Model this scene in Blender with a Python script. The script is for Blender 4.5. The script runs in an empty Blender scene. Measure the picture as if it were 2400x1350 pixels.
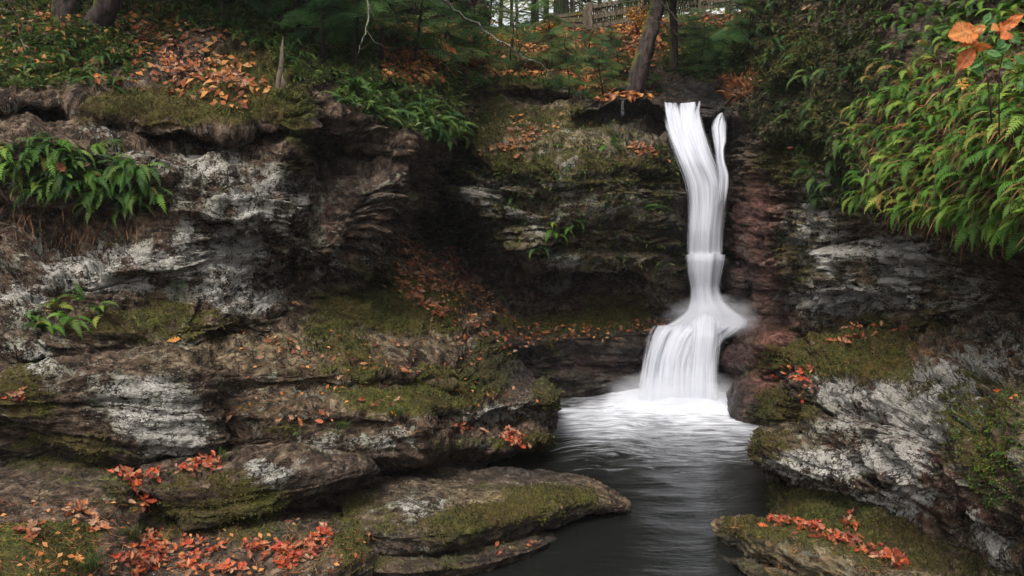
import bpy, math, random
import numpy as np
from mathutils import Vector, Matrix, Euler, Quaternion
from mathutils.bvhtree import BVHTree
R = math.radians
rng = np.random.default_rng(7)
random.seed(7)
C = bpy.context.scene.collection
sc = bpy.context.scene

# ---------------------------------------------------------------- camera, light, exposure
F = 2355.0                       # focal length in pixels of the 2400 px wide photograph
CZ = 3.0                         # eye height above the pool
PITCH = math.atan((675 - 520) / F)
cam = bpy.data.objects.new('camera', bpy.data.cameras.new('camera')); C.objects.link(cam)
cam.location = (0, 0, CZ); cam.rotation_euler = (math.pi / 2 - PITCH, 0, 0)
cam.data.sensor_width = 36; cam.data.lens = 36 * F / 2400
cam.data.clip_start = 0.1; cam.data.clip_end = 1500
sc.camera = cam

SUN_EL, SUN_AZ = R(56), R(204)    # azimuth measured clockwise from +Y: light from behind left
w = bpy.data.worlds.new("World"); sc.world = w; w.use_nodes = True
wn = w.node_tree.nodes; wl = w.node_tree.links
sky = wn.new('ShaderNodeTexSky'); sky.sky_type = 'NISHITA'; sky.sun_disc = False
sky.sun_elevation = SUN_EL; sky.sun_rotation = SUN_AZ
sky.air_density = 1.0; sky.dust_density = 4.0; sky.ozone_density = 1.0
hs = wn.new('ShaderNodeHueSaturation'); hs.inputs['Saturation'].default_value = 0.12
wl.new(sky.outputs[0], hs.inputs['Color'])
wl.new(hs.outputs[0], wn['Background'].inputs['Color'])
wn['Background'].inputs['Strength'].default_value = 0.15
sun = bpy.data.objects.new('sun', bpy.data.lights.new('sun', 'SUN')); C.objects.link(sun)
sun.data.energy = 1.5; sun.data.angle = R(25); sun.data.color = (1.0, 0.91, 0.80)
sd = Vector((math.sin(SUN_AZ) * math.cos(SUN_EL), math.cos(SUN_AZ) * math.cos(SUN_EL), math.sin(SUN_EL)))
sun.rotation_euler = sd.to_track_quat('Z', 'Y').to_euler()
sc.view_settings.view_transform = 'Standard'; sc.view_settings.look = 'None'
sc.view_settings.exposure = 0.90; sc.view_settings.gamma = 1
sc.view_settings.use_curve_mapping = False
sc.cycles.max_bounces = 6; sc.cycles.diffuse_bounces = 3; sc.cycles.glossy_bounces = 3
sc.cycles.transparent_max_bounces = 24; sc.cycles.transmission_bounces = 4
sc.cycles.use_denoising = True; sc.cycles.volume_bounces = 3

# ---------------------------------------------------------------- pixel <-> world
cp, sp = math.cos(PITCH), math.sin(PITCH)
def at(px, py, Y):
    a = (px - 1200) / F; b = (675 - py) / F
    dx, dy, dz = a, cp + b * sp, -sp + b * cp
    t = Y / dy
    return Vector((dx * t, Y, CZ + dz * t))
def ray(px, py):
    a = (px - 1200) / F; b = (675 - py) / F
    return Vector((a, cp + b * sp, -sp + b * cp)).normalized()
def proj(P):
    x = P[..., 0]; y = P[..., 1]; z = P[..., 2] - CZ
    d = y * cp - z * sp; v = y * sp + z * cp
    d = np.where(np.abs(d) < 1e-3, 1e-3, d)
    return 1200 + F * x / d, 675 - F * v / d

# ---------------------------------------------------------------- noise
TAB = np.random.default_rng(3).random(65536).astype(np.float32) * 2 - 1
def vn(x, y, z):
    x = np.asarray(x, np.float32); y = np.asarray(y, np.float32); z = np.asarray(z, np.float32)
    x, y, z = np.broadcast_arrays(x, y, z)
    xi = np.floor(x); yi = np.floor(y); zi = np.floor(z)
    fx = x - xi; fy = y - yi; fz = z - zi
    fx = fx * fx * (3 - 2 * fx); fy = fy * fy * (3 - 2 * fy); fz = fz * fz * (3 - 2 * fz)
    xi = xi.astype(np.int64); yi = yi.astype(np.int64); zi = zi.astype(np.int64)
    def h(a, b, c): return TAB[((a * 73856093) ^ (b * 19349663) ^ (c * 83492791)) & 65535]
    r = 0
    for i in (0, 1):
        wx = fx if i else 1 - fx
        for j in (0, 1):
            wy = fy if j else 1 - fy
            for k in (0, 1):
                wz = fz if k else 1 - fz
                r = r + h(xi + i, yi + j, zi + k) * wx * wy * wz
    return r
def fbm(P, f, o=4, g=0.5, s=0.0):
    r = 0; a = 1.0
    for i in range(o):
        r = r + a * vn(P[..., 0] * f + s + i * 5.3, P[..., 1] * f + i * 1.7, P[..., 2] * f + s)
        f *= 2.03; a *= g
    return r
def h1(k, s=0):
    k = k.astype(np.int64)
    return TAB[(k * 40503 + 7919 * s + 12345) & 65535]
def sstep(a, b, x):
    t = np.clip((x - a) / (b - a), 0, 1); return t * t * (3 - 2 * t)
def voro(u, v, seed):
    ui = np.floor(u); vi = np.floor(v)
    F1 = np.full(u.shape, 9.0, np.float32); F2 = F1.copy(); I = np.zeros(u.shape, np.float32)
    for a in (-1, 0, 1):
        for b in (-1, 0, 1):
            k = (ui + a) * 131 + (vi + b) * 7177 + seed * 31
            cx = ui + a + .5 + .42 * h1(k, 1); cy = vi + b + .5 + .42 * h1(k, 2)
            d = np.hypot(u - cx, v - cy); c = h1(k, 3)
            n = d < F1
            F2 = np.where(n, F1, np.minimum(F2, d)); I = np.where(n, c, I); F1 = np.where(n, d, F1)
    return F1, F2, I
def strata(P, N, dip, seed, th=1.0, block=1.0, soft=1.0):
    """bedded rock: each bed sticks out by its own amount; returns relief and stratigraphic height"""
    X, Y, Z = P[..., 0], P[..., 1], P[..., 2]
    s = Z + dip[0] * X + dip[1] * Y + 0.16 * fbm(P, 0.45, 2, s=seed) + 0.03 * fbm(P, 2.2, 2, s=seed + 3)
    D = np.zeros(X.shape, np.float32)
    for t, a, lf, nt in ((0.62, 1.0, 0.7, .6), (0.23, 0.66, 1.3, .7), (0.085, 0.38, 2.6, .6), (0.036, 0.17, 5.0, .3)):
        t *= th
        k = s / t + 0.5 * vn(X * lf * .8, Y * lf * .8, s * 0 + seed)
        ki = np.floor(k); f = k - ki
        p0 = vn(X * lf, Y * lf, ki * 7.31 + seed); p1 = vn(X * lf, Y * lf, (ki + 1) * 7.31 + seed)
        w = sstep(0.78, 1.0, f)
        e = np.minimum(f, 1 - f)
        g = sstep(-.1, .6, vn(X * lf * 1.3 + 9, Y * lf * 1.3, ki * 3.1 + seed * 2))
        p0 = .55 * p0 + .38 * np.tanh(7 * p0); p1 = .55 * p1 + .38 * np.tanh(7 * p1)
        D += a * ((p0 * (1 - w) + p1 * w) - nt * g * np.exp(-(e / 0.13) ** 2))
    q = X * .82 - Y * .57
    F1, F2, I = voro(q / .62 + .2 * vn(X * 2, Y * 2, Z * 2), s / .40, seed)
    crack = np.exp(-((F2 - F1) / 0.05) ** 2) * sstep(-.1, .5, vn(X * .9, Y * .9, Z * .9 + seed))
    B = I * .55 - crack * .7
    F1, F2, I = voro(q / .21 + .2 * vn(X * 4, Y * 4, Z * 4), s / .12, seed + 5)
    B += I * .22 - .25 * np.exp(-((F2 - F1) / 0.07) ** 2) * sstep(-.2, .5, vn(X * 1.6, Y * 1.6, Z * 1.6 + seed))
    return D * soft + B * block, s

# ---------------------------------------------------------------- objects
def tag(o, label=None, cat=None, group=None, kind=None):
    if label: o['label'] = label
    if cat: o['category'] = cat
    if group: o['group'] = group
    if kind: o['kind'] = kind
    return o
def empty(name, loc, label, cat, group=None):
    o = bpy.data.objects.new(name, None); C.objects.link(o); o.location = loc
    o.empty_display_size = 0.1
    return tag(o, label, cat, group)
def mesh_np(name, V, Fq, mats, attrs=None, smooth=True):
    me = bpy.data.meshes.new(name)
    V = np.ascontiguousarray(V, np.float32).reshape(-1, 3)
    Fq = np.ascontiguousarray(Fq, np.int32); n = Fq.shape[1]
    me.vertices.add(len(V)); me.vertices.foreach_set('co', V.ravel())
    me.loops.add(Fq.size); me.loops.foreach_set('vertex_index', Fq.ravel())
    me.polygons.add(len(Fq)); me.polygons.foreach_set('loop_start', np.arange(0, Fq.size, n, dtype=np.int32))
    me.polygons.foreach_set('loop_total', np.full(len(Fq), n, np.int32))
    if smooth: me.polygons.foreach_set('use_smooth', np.ones(len(Fq), bool))
    me.update(calc_edges=True)
    for k, a in (attrs or {}).items():
        a = np.asarray(a, np.float32)
        if a.ndim == 2 and a.shape[1] == 3:
            t = me.attributes.new(k, 'FLOAT_VECTOR', 'POINT'); t.data.foreach_set('vector', a.ravel())
        else:
            t = me.attributes.new(k, 'FLOAT', 'POINT'); t.data.foreach_set('value', a.ravel())
    for m in (mats if isinstance(mats, (list, tuple)) else [mats]): me.materials.append(m)
    return me
def link(name, me, parent=None):
    o = bpy.data.objects.new(name, me); C.objects.link(o)
    if parent: o.parent = parent
    return o
class MB:
    """collects faces; build() links them as one mesh object"""
    def __init__(s): s.v = []; s.f = []; s.m = []
    def face(s, pts, m=0):
        n = len(s.v); s.v += [tuple(p) for p in pts]; s.f.append(tuple(range(n, n + len(pts)))); s.m.append(m)
    def tube(s, pts, rad, n=8, m=0, cap=True):
        rings = []; up = Vector((0.13, 0.21, 1)).normalized()
        for i, p in enumerate(pts):
            p = Vector(p); a = Vector(pts[max(i - 1, 0)]); b = Vector(pts[min(i + 1, len(pts) - 1)])
            t = (b - a).normalized() if (b - a).length > 1e-9 else Vector((0, 0, 1))
            ref = up if abs(t.dot(up)) < .97 else Vector((1, 0, 0))
            u = t.cross(ref).normalized(); v = t.cross(u)
            r = rad[i] if hasattr(rad, '__len__') else rad
            base = len(s.v)
            for k in range(n):
                th = 2 * math.pi * k / n
                s.v.append(tuple(p + (u * math.cos(th) + v * math.sin(th)) * r))
            rings.append(base)
        for a, b in zip(rings, rings[1:]):
            for k in range(n):
                s.f.append((a + k, a + (k + 1) % n, b + (k + 1) % n, b + k)); s.m.append(m)
        if cap:
            s.f.append(tuple(rings[0] + k for k in range(n))[::-1]); s.m.append(m)
            s.f.append(tuple(rings[-1] + k for k in range(n))); s.m.append(m)
    def mesh(s, name, mats, smooth=True):
        me = bpy.data.meshes.new(name); me.from_pydata(s.v, [], s.f)
        for q in (mats if isinstance(mats, (list, tuple)) else [mats]): me.materials.append(q)
        me.polygons.foreach_set('material_index', s.m)
        if smooth: me.polygons.foreach_set('use_smooth', [True] * len(s.f))
        me.update(); return me
    def build(s, name, mats, parent=None, smooth=True): return link(name, s.mesh(name, mats, smooth), parent)

# ---------------------------------------------------------------- node helpers
class NT:
    def __init__(s, name):
        s.mat = bpy.data.materials.new(name); s.mat.use_nodes = True
        s.t = s.mat.node_tree; s.t.nodes.clear()
        s.out = s.t.nodes.new('ShaderNodeOutputMaterial')
    def n(s, ty, **k):
        d = s.t.nodes.new('ShaderNode' + ty)
        for a, b in k.items(): setattr(d, a, b)
        return d
    def set(s, sock, v):
        if isinstance(v, bpy.types.NodeSocket): s.t.links.new(v, sock)
        elif v is not None:
            if hasattr(sock.default_value, '__len__') and not hasattr(v, '__len__'): v = (v,) * len(sock.default_value)
            if hasattr(sock.default_value, '__len__') and len(sock.default_value) == 4 and len(v) == 3: v = (*v, 1)
            sock.default_value = v
    def math(s, op, a, b=None, c=None, clamp=False):
        d = s.n('Math', operation=op); d.use_clamp = clamp
        s.set(d.inputs[0], a); s.set(d.inputs[1], b)
        if c is not None: s.set(d.inputs[2], c)
        return d.outputs[0]
    def mix(s, f, a, b):
        d = s.n('Mix', data_type='RGBA'); s.set(d.inputs[0], f); s.set(d.inputs[6], a); s.set(d.inputs[7], b)
        return d.outputs[2]
    def attr(s, name, vec=False):
        d = s.n('Attribute', attribute_name=name); return d.outputs['Vector'] if vec else d.outputs['Fac']
    def noise(s, vec, scale, detail=4, rough=.6, dist=0):
        d = s.n('TexNoise'); s.set(d.inputs['Vector'], vec); d.inputs['Scale'].default_value = scale
        d.inputs['Detail'].default_value = detail; d.inputs['Roughness'].default_value = rough
        d.inputs['Distortion'].default_value = dist
        return d.outputs['Fac']
    def ramp(s, f, stops, interp='LINEAR'):
        d = s.n('ValToRGB'); s.set(d.inputs[0], f); e = d.color_ramp.elements; d.color_ramp.interpolation = interp
        while len(e) < len(stops): e.new(.5)
        for q, (p, c) in zip(e, stops): q.position = p; q.color = (*c, 1) if hasattr(c, '__len__') else (c, c, c, 1)
        return d.outputs[0]
    def mr(s, f, a, b, c=0, d=1, smooth=True):
        m = s.n('MapRange'); m.interpolation_type = 'SMOOTHSTEP' if smooth else 'LINEAR'
        s.set(m.inputs[0], f); m.inputs[1].default_value = a; m.inputs[2].default_value = b
        m.inputs[3].default_value = c; m.inputs[4].default_value = d
        return m.outputs[0]
    def bsdf(s, col, rough=.8, normal=None, spec=.3, **k):
        b = s.n('BsdfPrincipled'); s.set(b.inputs['Base Color'], col); s.set(b.inputs['Roughness'], rough)
        s.set(b.inputs['Specular IOR Level'], spec)
        if normal is not None: s.set(b.inputs['Normal'], normal)
        for a, v in k.items(): s.set(b.inputs[a.replace('_', ' ')], v)
        return b.outputs[0]
    def bump(s, h, strength, dist, normal=None):
        b = s.n('Bump'); s.set(b.inputs['Height'], h); b.inputs['Strength'].default_value = strength
        b.inputs['Distance'].default_value = dist
        if normal is not None: s.set(b.inputs['Normal'], normal)
        return b.outputs[0]
    def done(s, surf, vol=None):
        if surf is not None: s.t.links.new(surf, s.out.inputs['Surface'])
        if vol is not None: s.t.links.new(vol, s.out.inputs['Volume'])
        return s.mat

def rock_material():
    t = NT('bedded_rock')
    geo = t.n('NewGeometry'); P = geo.outputs['Position']; Nn = geo.outputs['Normal']
    sx = t.n('SeparateXYZ'); t.set(sx.inputs[0], P); sn = t.n('SeparateXYZ'); t.set(sn.inputs[0], Nn)
    st = t.attr('bed'); moss = t.attr('moss'); lich = t.attr('lichen'); wet = t.attr('wet'); red = t.attr('red'); tan = t.attr('tan')
    cv = t.n('CombineXYZ'); t.set(cv.inputs[0], t.math('MULTIPLY', sx.outputs[0], .36)); t.set(cv.inputs[1], t.math('MULTIPLY', sx.outputs[1], .36))
    t.set(cv.inputs[2], st); B = cv.outputs[0]
    n1 = t.noise(B, 17, 6, .68); n1b = t.noise(B, 4.5, 3, .6)
    n2 = t.noise(P, 1.6, 4, .6); n3 = t.noise(P, 9, 5, .65); n4 = t.noise(P, 38, 3, .6)
    lay = t.math('ADD', t.math('MULTIPLY', t.math('SUBTRACT', n1, .5), 1.25), t.math('ADD', t.math('MULTIPLY', n3, .55), .225))
    base = t.ramp(lay, [(.30, (.011, .007, .004)), (.46, (.054, .034, .022)), (.58, (.112, .075, .050)), (.72, (.22, .165, .115))])
    redc = t.ramp(lay, [(.3, (.040, .017, .013)), (.5, (.155, .062, .046)), (.75, (.30, .155, .125))])
    rm = t.mr(t.math('ADD', red, t.math('MULTIPLY', t.math('SUBTRACT', n2, .5), 1.5)), .25, .75)
    base = t.mix(t.math('MULTIPLY', rm, .85), base, redc)
    tanc = t.ramp(lay, [(.3, (.045, .032, .016)), (.5, (.16, .122, .062)), (.75, (.36, .30, .18))])
    base = t.mix(t.math('MULTIPLY', tan, .9), base, tanc)
    # mineral and lichen crust
    n5 = t.noise(P, 75, 3, .7); n6 = t.noise(B, 34, 4, .7)
    crust = t.math('ADD', t.math('ADD', t.math('MULTIPLY', n4, 1.1), t.math('MULTIPLY', n5, .8)), t.math('ADD', t.math('MULTIPLY', n3, 1.1), t.math('ADD', t.math('MULTIPLY', n6, .9), t.math('MULTIPLY', n2, 1.1))))
    nm = t.noise(P, 4.2, 4, .6)
    crust = t.math('ADD', crust, t.math('MULTIPLY', t.math('SUBTRACT', nm, .5), 2.2))
    lv = t.math('ADD', crust, t.math('MULTIPLY', lich, .50))
    lm = t.mr(lv, 2.84, 2.98)
    lcol = t.ramp(n3, [(.35, (.17, .165, .11)), (.52, (.33, .31, .235)), (.68, (.60, .57, .51))])
    lcol2 = t.ramp(t.math('ADD', n2, t.math('MULTIPLY', t.math('SUBTRACT', lich, .6), .4)), [(.40, (.15, .15, .09)), (.54, (.32, .305, .23)), (.70, (.72, .69, .66))])
    lcol = t.mix(.5, lcol, lcol2)
    lcol = t.mix(t.mr(n5, .42, .62, .0, .75), t.mix(.55, lcol, (.05, .045, .038)), lcol)
    base = t.mix(t.math('MULTIPLY', lm, .93), base, lcol)
    # round crustose lichen spots
    vo = t.n('TexVoronoi'); t.set(vo.inputs['Vector'], P); vo.inputs['Scale'].default_value = 5.5
    vo.inputs['Randomness'].default_value = 1
    vs = t.math('ADD', vo.outputs['Distance'], t.math('MULTIPLY', n4, .22))
    vm = t.math('MULTIPLY', t.mr(vs, .30, .26), t.mr(t.math('ADD', n2, t.math('MULTIPLY', lich, .15)), .50, .58))
    base = t.mix(t.math('MULTIPLY', vm, .75), base, t.ramp(n3, [(.3, (.12, .12, .085)), (.7, (.30, .29, .21))]))
    vd = t.n('TexVoronoi'); t.set(vd.inputs['Vector'], P); vd.inputs['Scale'].default_value = 26
    dm = t.math('MULTIPLY', t.mr(t.math('ADD', vd.outputs['Distance'], t.math('MULTIPLY', n5, .2)), .32, .24), t.mr(t.math('ADD', nm, t.math('MULTIPLY', lich, .25)), .52, .62))
    base = t.mix(t.math('MULTIPLY', dm, .8), base, (.30, .30, .26))
    # bedding joints drawn as thin dark lines
    nj = t.noise(B, 7.5, 4, .62, .3); nk = t.noise(B, 19, 3, .6, .2)
    ja = t.math('ABSOLUTE', t.math('SUBTRACT', nj, .5)); jb = t.math('ABSOLUTE', t.math('SUBTRACT', nk, .5))
    jm = t.math('MINIMUM', t.mr(ja, .004, .017), t.math('ADD', t.mr(jb, .003, .020), t.mr(n2, .42, .56), clamp=True))
    base = t.mix(t.math('MULTIPLY', t.math('SUBTRACT', 1, jm), .82), base, (.010, .008, .006))
    # moss: grows where it is damp and on what faces up
    mm = t.mr(t.math('ADD', moss, t.math('MULTIPLY', t.math('SUBTRACT', n4, .5), 1.3)), .44, .70)
    mcol = t.ramp(t.math('ADD', t.math('MULTIPLY', n4, .5), t.math('MULTIPLY', n3, .5)),
                  [(.34, (.012, .013, .003)), (.47, (.042, .045, .009)), (.58, (.096, .098, .016)), (.7, (.18, .175, .030))])
    mcol = t.mix(t.mr(t.noise(P, 1.3, 4), .40, .60), mcol, t.mix(.6, mcol, (.075, .045, .014)))
    col = t.mix(t.math('MULTIPLY', mm, .95), base, mcol)
    col = t.mix(t.math('MULTIPLY', wet, .72), col, (.006, .006, .007))
    h = t.math('ADD', t.math('ADD', t.math('MULTIPLY', n1, 1.6), t.math('MULTIPLY', n3, .9)), t.math('ADD', t.math('MULTIPLY', lm, .18), t.math('MULTIPLY', jm, .7)))
    nb = t.bump(h, 1.0, .07)
    nb = t.bump(t.math('ADD', n4, t.math('MULTIPLY', mm, t.noise(P, 90, 2))), .7, .014, nb)
    rough = t.mr(t.math('MULTIPLY', wet, t.math('SUBTRACT', 1, mm)), 0, 1, .88, .22, False)
    spec = t.mr(wet, 0, 1, .22, .5, False)
    return t.done(t.bsdf(col, rough, nb, spec))
ROCK = rock_material()
# ---------------------------------------------------------------- rock surfaces
STEP = 3.2                       # mesh cell in photograph pixels
PATCH = []                       # (kind, px, py, rx, ry, value): moss, lichen, wet, red and tan areas; some lighten or darken the rock
def patch(kind, *L):
    for e in L: PATCH.append((kind, *e))
SURF = []
def catmull(P, T):
    """P (n,3...) control values, T sorted params in [0,n-1]"""
    n = len(P); i = np.clip(np.floor(T).astype(int), 0, n - 2); f = (T - i)
    g = lambda k: P[np.clip(k, 0, n - 1)]
    f = f.reshape(-1, *([1] * (P.ndim - 1)))
    a, b, c, d = g(i - 1), g(i), g(i + 1), g(i + 2)
    a = np.where((i == 0).reshape(f.shape), 2 * b - c, a); d = np.where((i == n - 2).reshape(f.shape), 2 * c - b, d)
    k = .5                      # a little tighter than Catmull-Rom
    m1 = (c - a) * k * .8; m2 = (d - b) * k * .8
    f2 = f * f; f3 = f2 * f
    return (2 * f3 - 3 * f2 + 1) * b + (f3 - 2 * f2 + f) * m1 + (-2 * f3 + 3 * f2) * c + (f3 - f2) * m2
NEAR = dict(tan_slab=.915, sunken_slab=.90, tongue_slab=.90, low_slab=.905, mossy_foot_rock=.93, back_rock=.975, leafy_ledge=.93, rock_block=.95, pale_rock_shelf=.95, lichen_boulder=.96)
def curtain(name, cols, dip=(0, 0), seed=1, amp=.16, th=1.0, block=1.0, rough=.10, step=None, topk=.5, attrs=None, soft=1.0, near=1.0, calm=None):
    step = step or STEP
    n = max(len(c) for c in cols)
    near = NEAR.get(name, near)
    A = np.array([[tuple(at(p[0], p[1], p[2] * near)) for p in c] for c in cols], np.float64)      # (nc, nr, 3)
    nc, nr = A.shape[:2]
    # samples per segment from its size as seen from the eye
    def seg(a, b):
        d = np.linalg.norm(a - b, axis=-1); y = np.minimum(np.linalg.norm(a - [0, 0, 3], axis=-1), np.linalg.norm(b - [0, 0, 3], axis=-1))
        return d / np.maximum(y, 2) * F
    out = lambda i: (min(p[0] for p in cols[i]) > 2420 and min(p[0] for p in cols[i + 1]) > 2420) or (max(p[0] for p in cols[i]) < -40)
    sc_ = [min(int(np.percentile(seg(A[i], A[i + 1]), 80) / (step * (4.5 if out(i) else 1))) + 2, 400) for i in range(nc - 1)]
    sr_ = [min(int(np.percentile(seg(A[:, j], A[:, j + 1]), 70) / step) + 2, 300) for j in range(nr - 1)]
    Tc = np.concatenate([i + np.linspace(0, 1, s, endpoint=False) for i, s in enumerate(sc_)] + [[nc - 1.0]])
    Tr = np.concatenate([i + np.linspace(0, 1, s, endpoint=False) for i, s in enumerate(sr_)] + [[nr - 1.0]])
    G = catmull(A, Tc); G = np.swapaxes(catmull(np.swapaxes(G, 0, 1), Tr), 0, 1)   # (NC, NR, 3)
    G = G.astype(np.float32)
    du = np.gradient(G, axis=0); dv = np.gradient(G, axis=1)
    N = np.cross(du, dv)
    for _ in range(6):   # smoothed normals, so that relief does not fold at creases
        N[1:-1] = (N[:-2] + N[1:-1] * 2 + N[2:]) / 4; N[:, 1:-1] = (N[:, :-2] + N[:, 1:-1] * 2 + N[:, 2:]) / 4
    N /= np.linalg.norm(N, axis=-1, keepdims=True) + 1e-9
    view = G - np.array([0, 0, 3], np.float32)
    if (N[..., 2].mean() < 0) if name == 'hillside' else ((N * view).sum(-1).mean() > 0): N = -N
    D, s = strata(G, N, dip, seed, th, block, soft)
    hz = np.sqrt(N[..., 0] ** 2 + N[..., 1] ** 2)
    k = topk + (1 - topk) * hz
    disp = amp * D * k + rough * (fbm(G, 1.1, 3, s=seed) + .35 * fbm(G, 5, 3, s=seed + 9)) * .8
    disp += .012 * fbm(G, 22, 2, s=seed)
    if calm:
        gx_, gy_ = proj(G)
        for (cx, cy, rx, ry, q) in calm: disp = disp * (1 - q * np.exp(-(((gx_ - cx) / rx) ** 2 + ((gy_ - cy) / ry) ** 2) ** 2))
    V = G + N * disp[..., None]
    NC, NR = V.shape[:2]
    px, py = proj(V)
    mo = np.zeros(px.shape, np.float32) + (attrs or {}).get('moss', 0)
    for (kind, cx, cy, rx, ry, val) in PATCH:
        if kind == 'moss':
            d = ((px - cx) / rx) ** 2 + ((py - cy) / ry) ** 2
            mo += val * np.exp(-d * d * .7)
    n2 = np.cross(np.gradient(V, axis=0), np.gradient(V, axis=1)); n2 /= np.linalg.norm(n2, axis=-1, keepdims=True) + 1e-9
    if (n2 * N).sum(-1).mean() < 0: n2 = -n2
    mo = np.clip(mo, -1, 1.1) + (n2[..., 2] - .35) * .36 + .30 * fbm(V, 1.7, 3, s=4.4) + .16 * fbm(V, 8, 2, s=1.4)
    mk = sstep(.45, .75, mo)
    V = V + N * (mk * (.030 + .034 * fbm(V, 5, 3, s=2)))[..., None] * np.clip(V[..., 1:2] / 10, .7, 1.8)
    idx = np.arange(NC * NR).reshape(NC, NR)
    Q = np.stack([idx[:-1, :-1], idx[:-1, 1:], idx[1:, 1:], idx[1:, :-1]], -1).reshape(-1, 4)
    Vf = V.reshape(-1, 3)
    px, py = proj(Vf)
    at_ = {k_: np.zeros(len(Vf), np.float32) for k_ in ('moss', 'lichen', 'wet', 'red', 'tan')}
    for k_, v in (attrs or {}).items(): at_[k_] += v
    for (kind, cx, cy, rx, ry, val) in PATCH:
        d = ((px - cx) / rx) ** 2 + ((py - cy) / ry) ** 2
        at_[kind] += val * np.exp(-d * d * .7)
    at_['moss'] = mo.reshape(-1)
    for k_ in at_: at_[k_] = np.clip(at_[k_], -1, 1.5)
    at_['wet'] = np.clip(at_['wet'], 0, 1); at_['red'] = np.clip(at_['red'], 0, 1); at_['tan'] = np.clip(at_['tan'], 0, 1)
    at_['bed'] = s.reshape(-1)
    me = mesh_np(name, Vf, Q, ROCK, at_)
    nrm = me.polygons[len(me.polygons) // 2].normal
    o = link(name, me)
    # face orientation: outward
    a = Vf[Q[:, 0]]; fn = np.cross(Vf[Q[:, 1]] - a, Vf[Q[:, 2]] - a)
    if (fn * N.reshape(-1, 3)[Q[:, 0]]).sum(-1).mean() < 0: me.flip_normals(); fn = -fn
    vn_ = np.zeros_like(Vf); fl = fn / (np.linalg.norm(fn, axis=1, keepdims=True) + 1e-9)
    for k_ in range(4): vn_[Q[:, k_]] += fl
    vn_ /= np.linalg.norm(vn_, axis=1, keepdims=True) + 1e-9
    SURF.append((Vf, vn_, at_['moss'], px, py, at_['wet']))
    return o
def structure(o, label): return tag(o, label, None, None, 'structure')
def thing(o, label, cat, group=None): return tag(o, label, cat, group)

# where moss, crust, water and iron colour the rock; some entries paint in light
patch('moss',
 (420, 250, 260, 45, 1.0), (620, 130, 110, 50, .9), (80, 20, 80, 40, .6), (180, 90, 60, 30, .6), (560, 210, 120, 60, .8), (700, 330, 40, 90, .7),
 (900, 700, 130, 60, .9), (1000, 730, 90, 50, .8), (780, 760, 150, 60, .4), (360, 745, 180, 55, .7), (160, 770, 110, 40, .4),
 (800, 880, 90, 60, .5), (1060, 910, 110, 50, .8), (1150, 850, 50, 60, .9), (1285, 930, 30, 40, .9), (700, 1000, 120, 25, .5), (930, 950, 120, 30, .5),
 (1150, 1050, 180, 25, .6), (1270, 1040, 60, 25, .6), (600, 960, 70, 20, .3),
 (60, 1310, 170, 70, 1.2), (180, 1250, 110, 30, .5), (120, 1060, 120, 50, .6), (60, 950, 80, 100, .55), (270, 1060, 80, 50, .5),
 (450, 1160, 200, 70, .55), (600, 1170, 90, 40, .6), (520, 1230, 120, 40, .5), (1080, 1240, 160, 50, .6), (1300, 1180, 120, 45, .65), (1000, 1330, 100, 40, .4), (840, 1300, 60, 60, .4),
 (1170, 205, 130, 25, .9), (1150, 290, 120, 60, .35), (1330, 270, 90, 40, .3), (1300, 390, 220, 40, .4), (1420, 400, 150, 60, .3), (1190, 390, 40, 30, .9),
 (1560, 400, 40, 80, .6), (1300, 560, 200, 40, .2), (1350, 470, 260, 80, .12), (1450, 720, 90, 50, .6), (1300, 760, 200, 25, .5), (1560, 620, 50, 60, .4), (1330, 850, 90, 70, .5), (1600, 560, 20, 100, .4),
 (1850, 380, 60, 60, 1.0), (1860, 600, 50, 130, .45), (1760, 430, 30, 40, .3), (2050, 760, 130, 30, .5), (1990, 830, 120, 60, .8), (1830, 840, 60, 30, .7), (2080, 830, 90, 60, .6),
 (1850, 950, 80, 40, .7), (1800, 1060, 60, 40, .5), (1930, 1210, 130, 60, .7), (2060, 1290, 120, 50, .6), (1740, 1240, 60, 25, .5), (2250, 930, 160, 60, .35), (2300, 1050, 100, 100, .55),
 (1950, 870, 60, 30, .4), (2200, 740, 60, 40, .35), (1700, 120, 200, 60, .8), (1850, 180, 120, 160, .5), (1930, 330, 60, 90, .4), (1500, 150, 300, 60, .3),
 (870, 620, 60, 30, .4), (1100, 360, 40, 60, .4), (1030, 470, 60, 90, .35), (2350, 1250, 60, 60, .4), (1760, 1000, 30, 30, .3))
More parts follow.
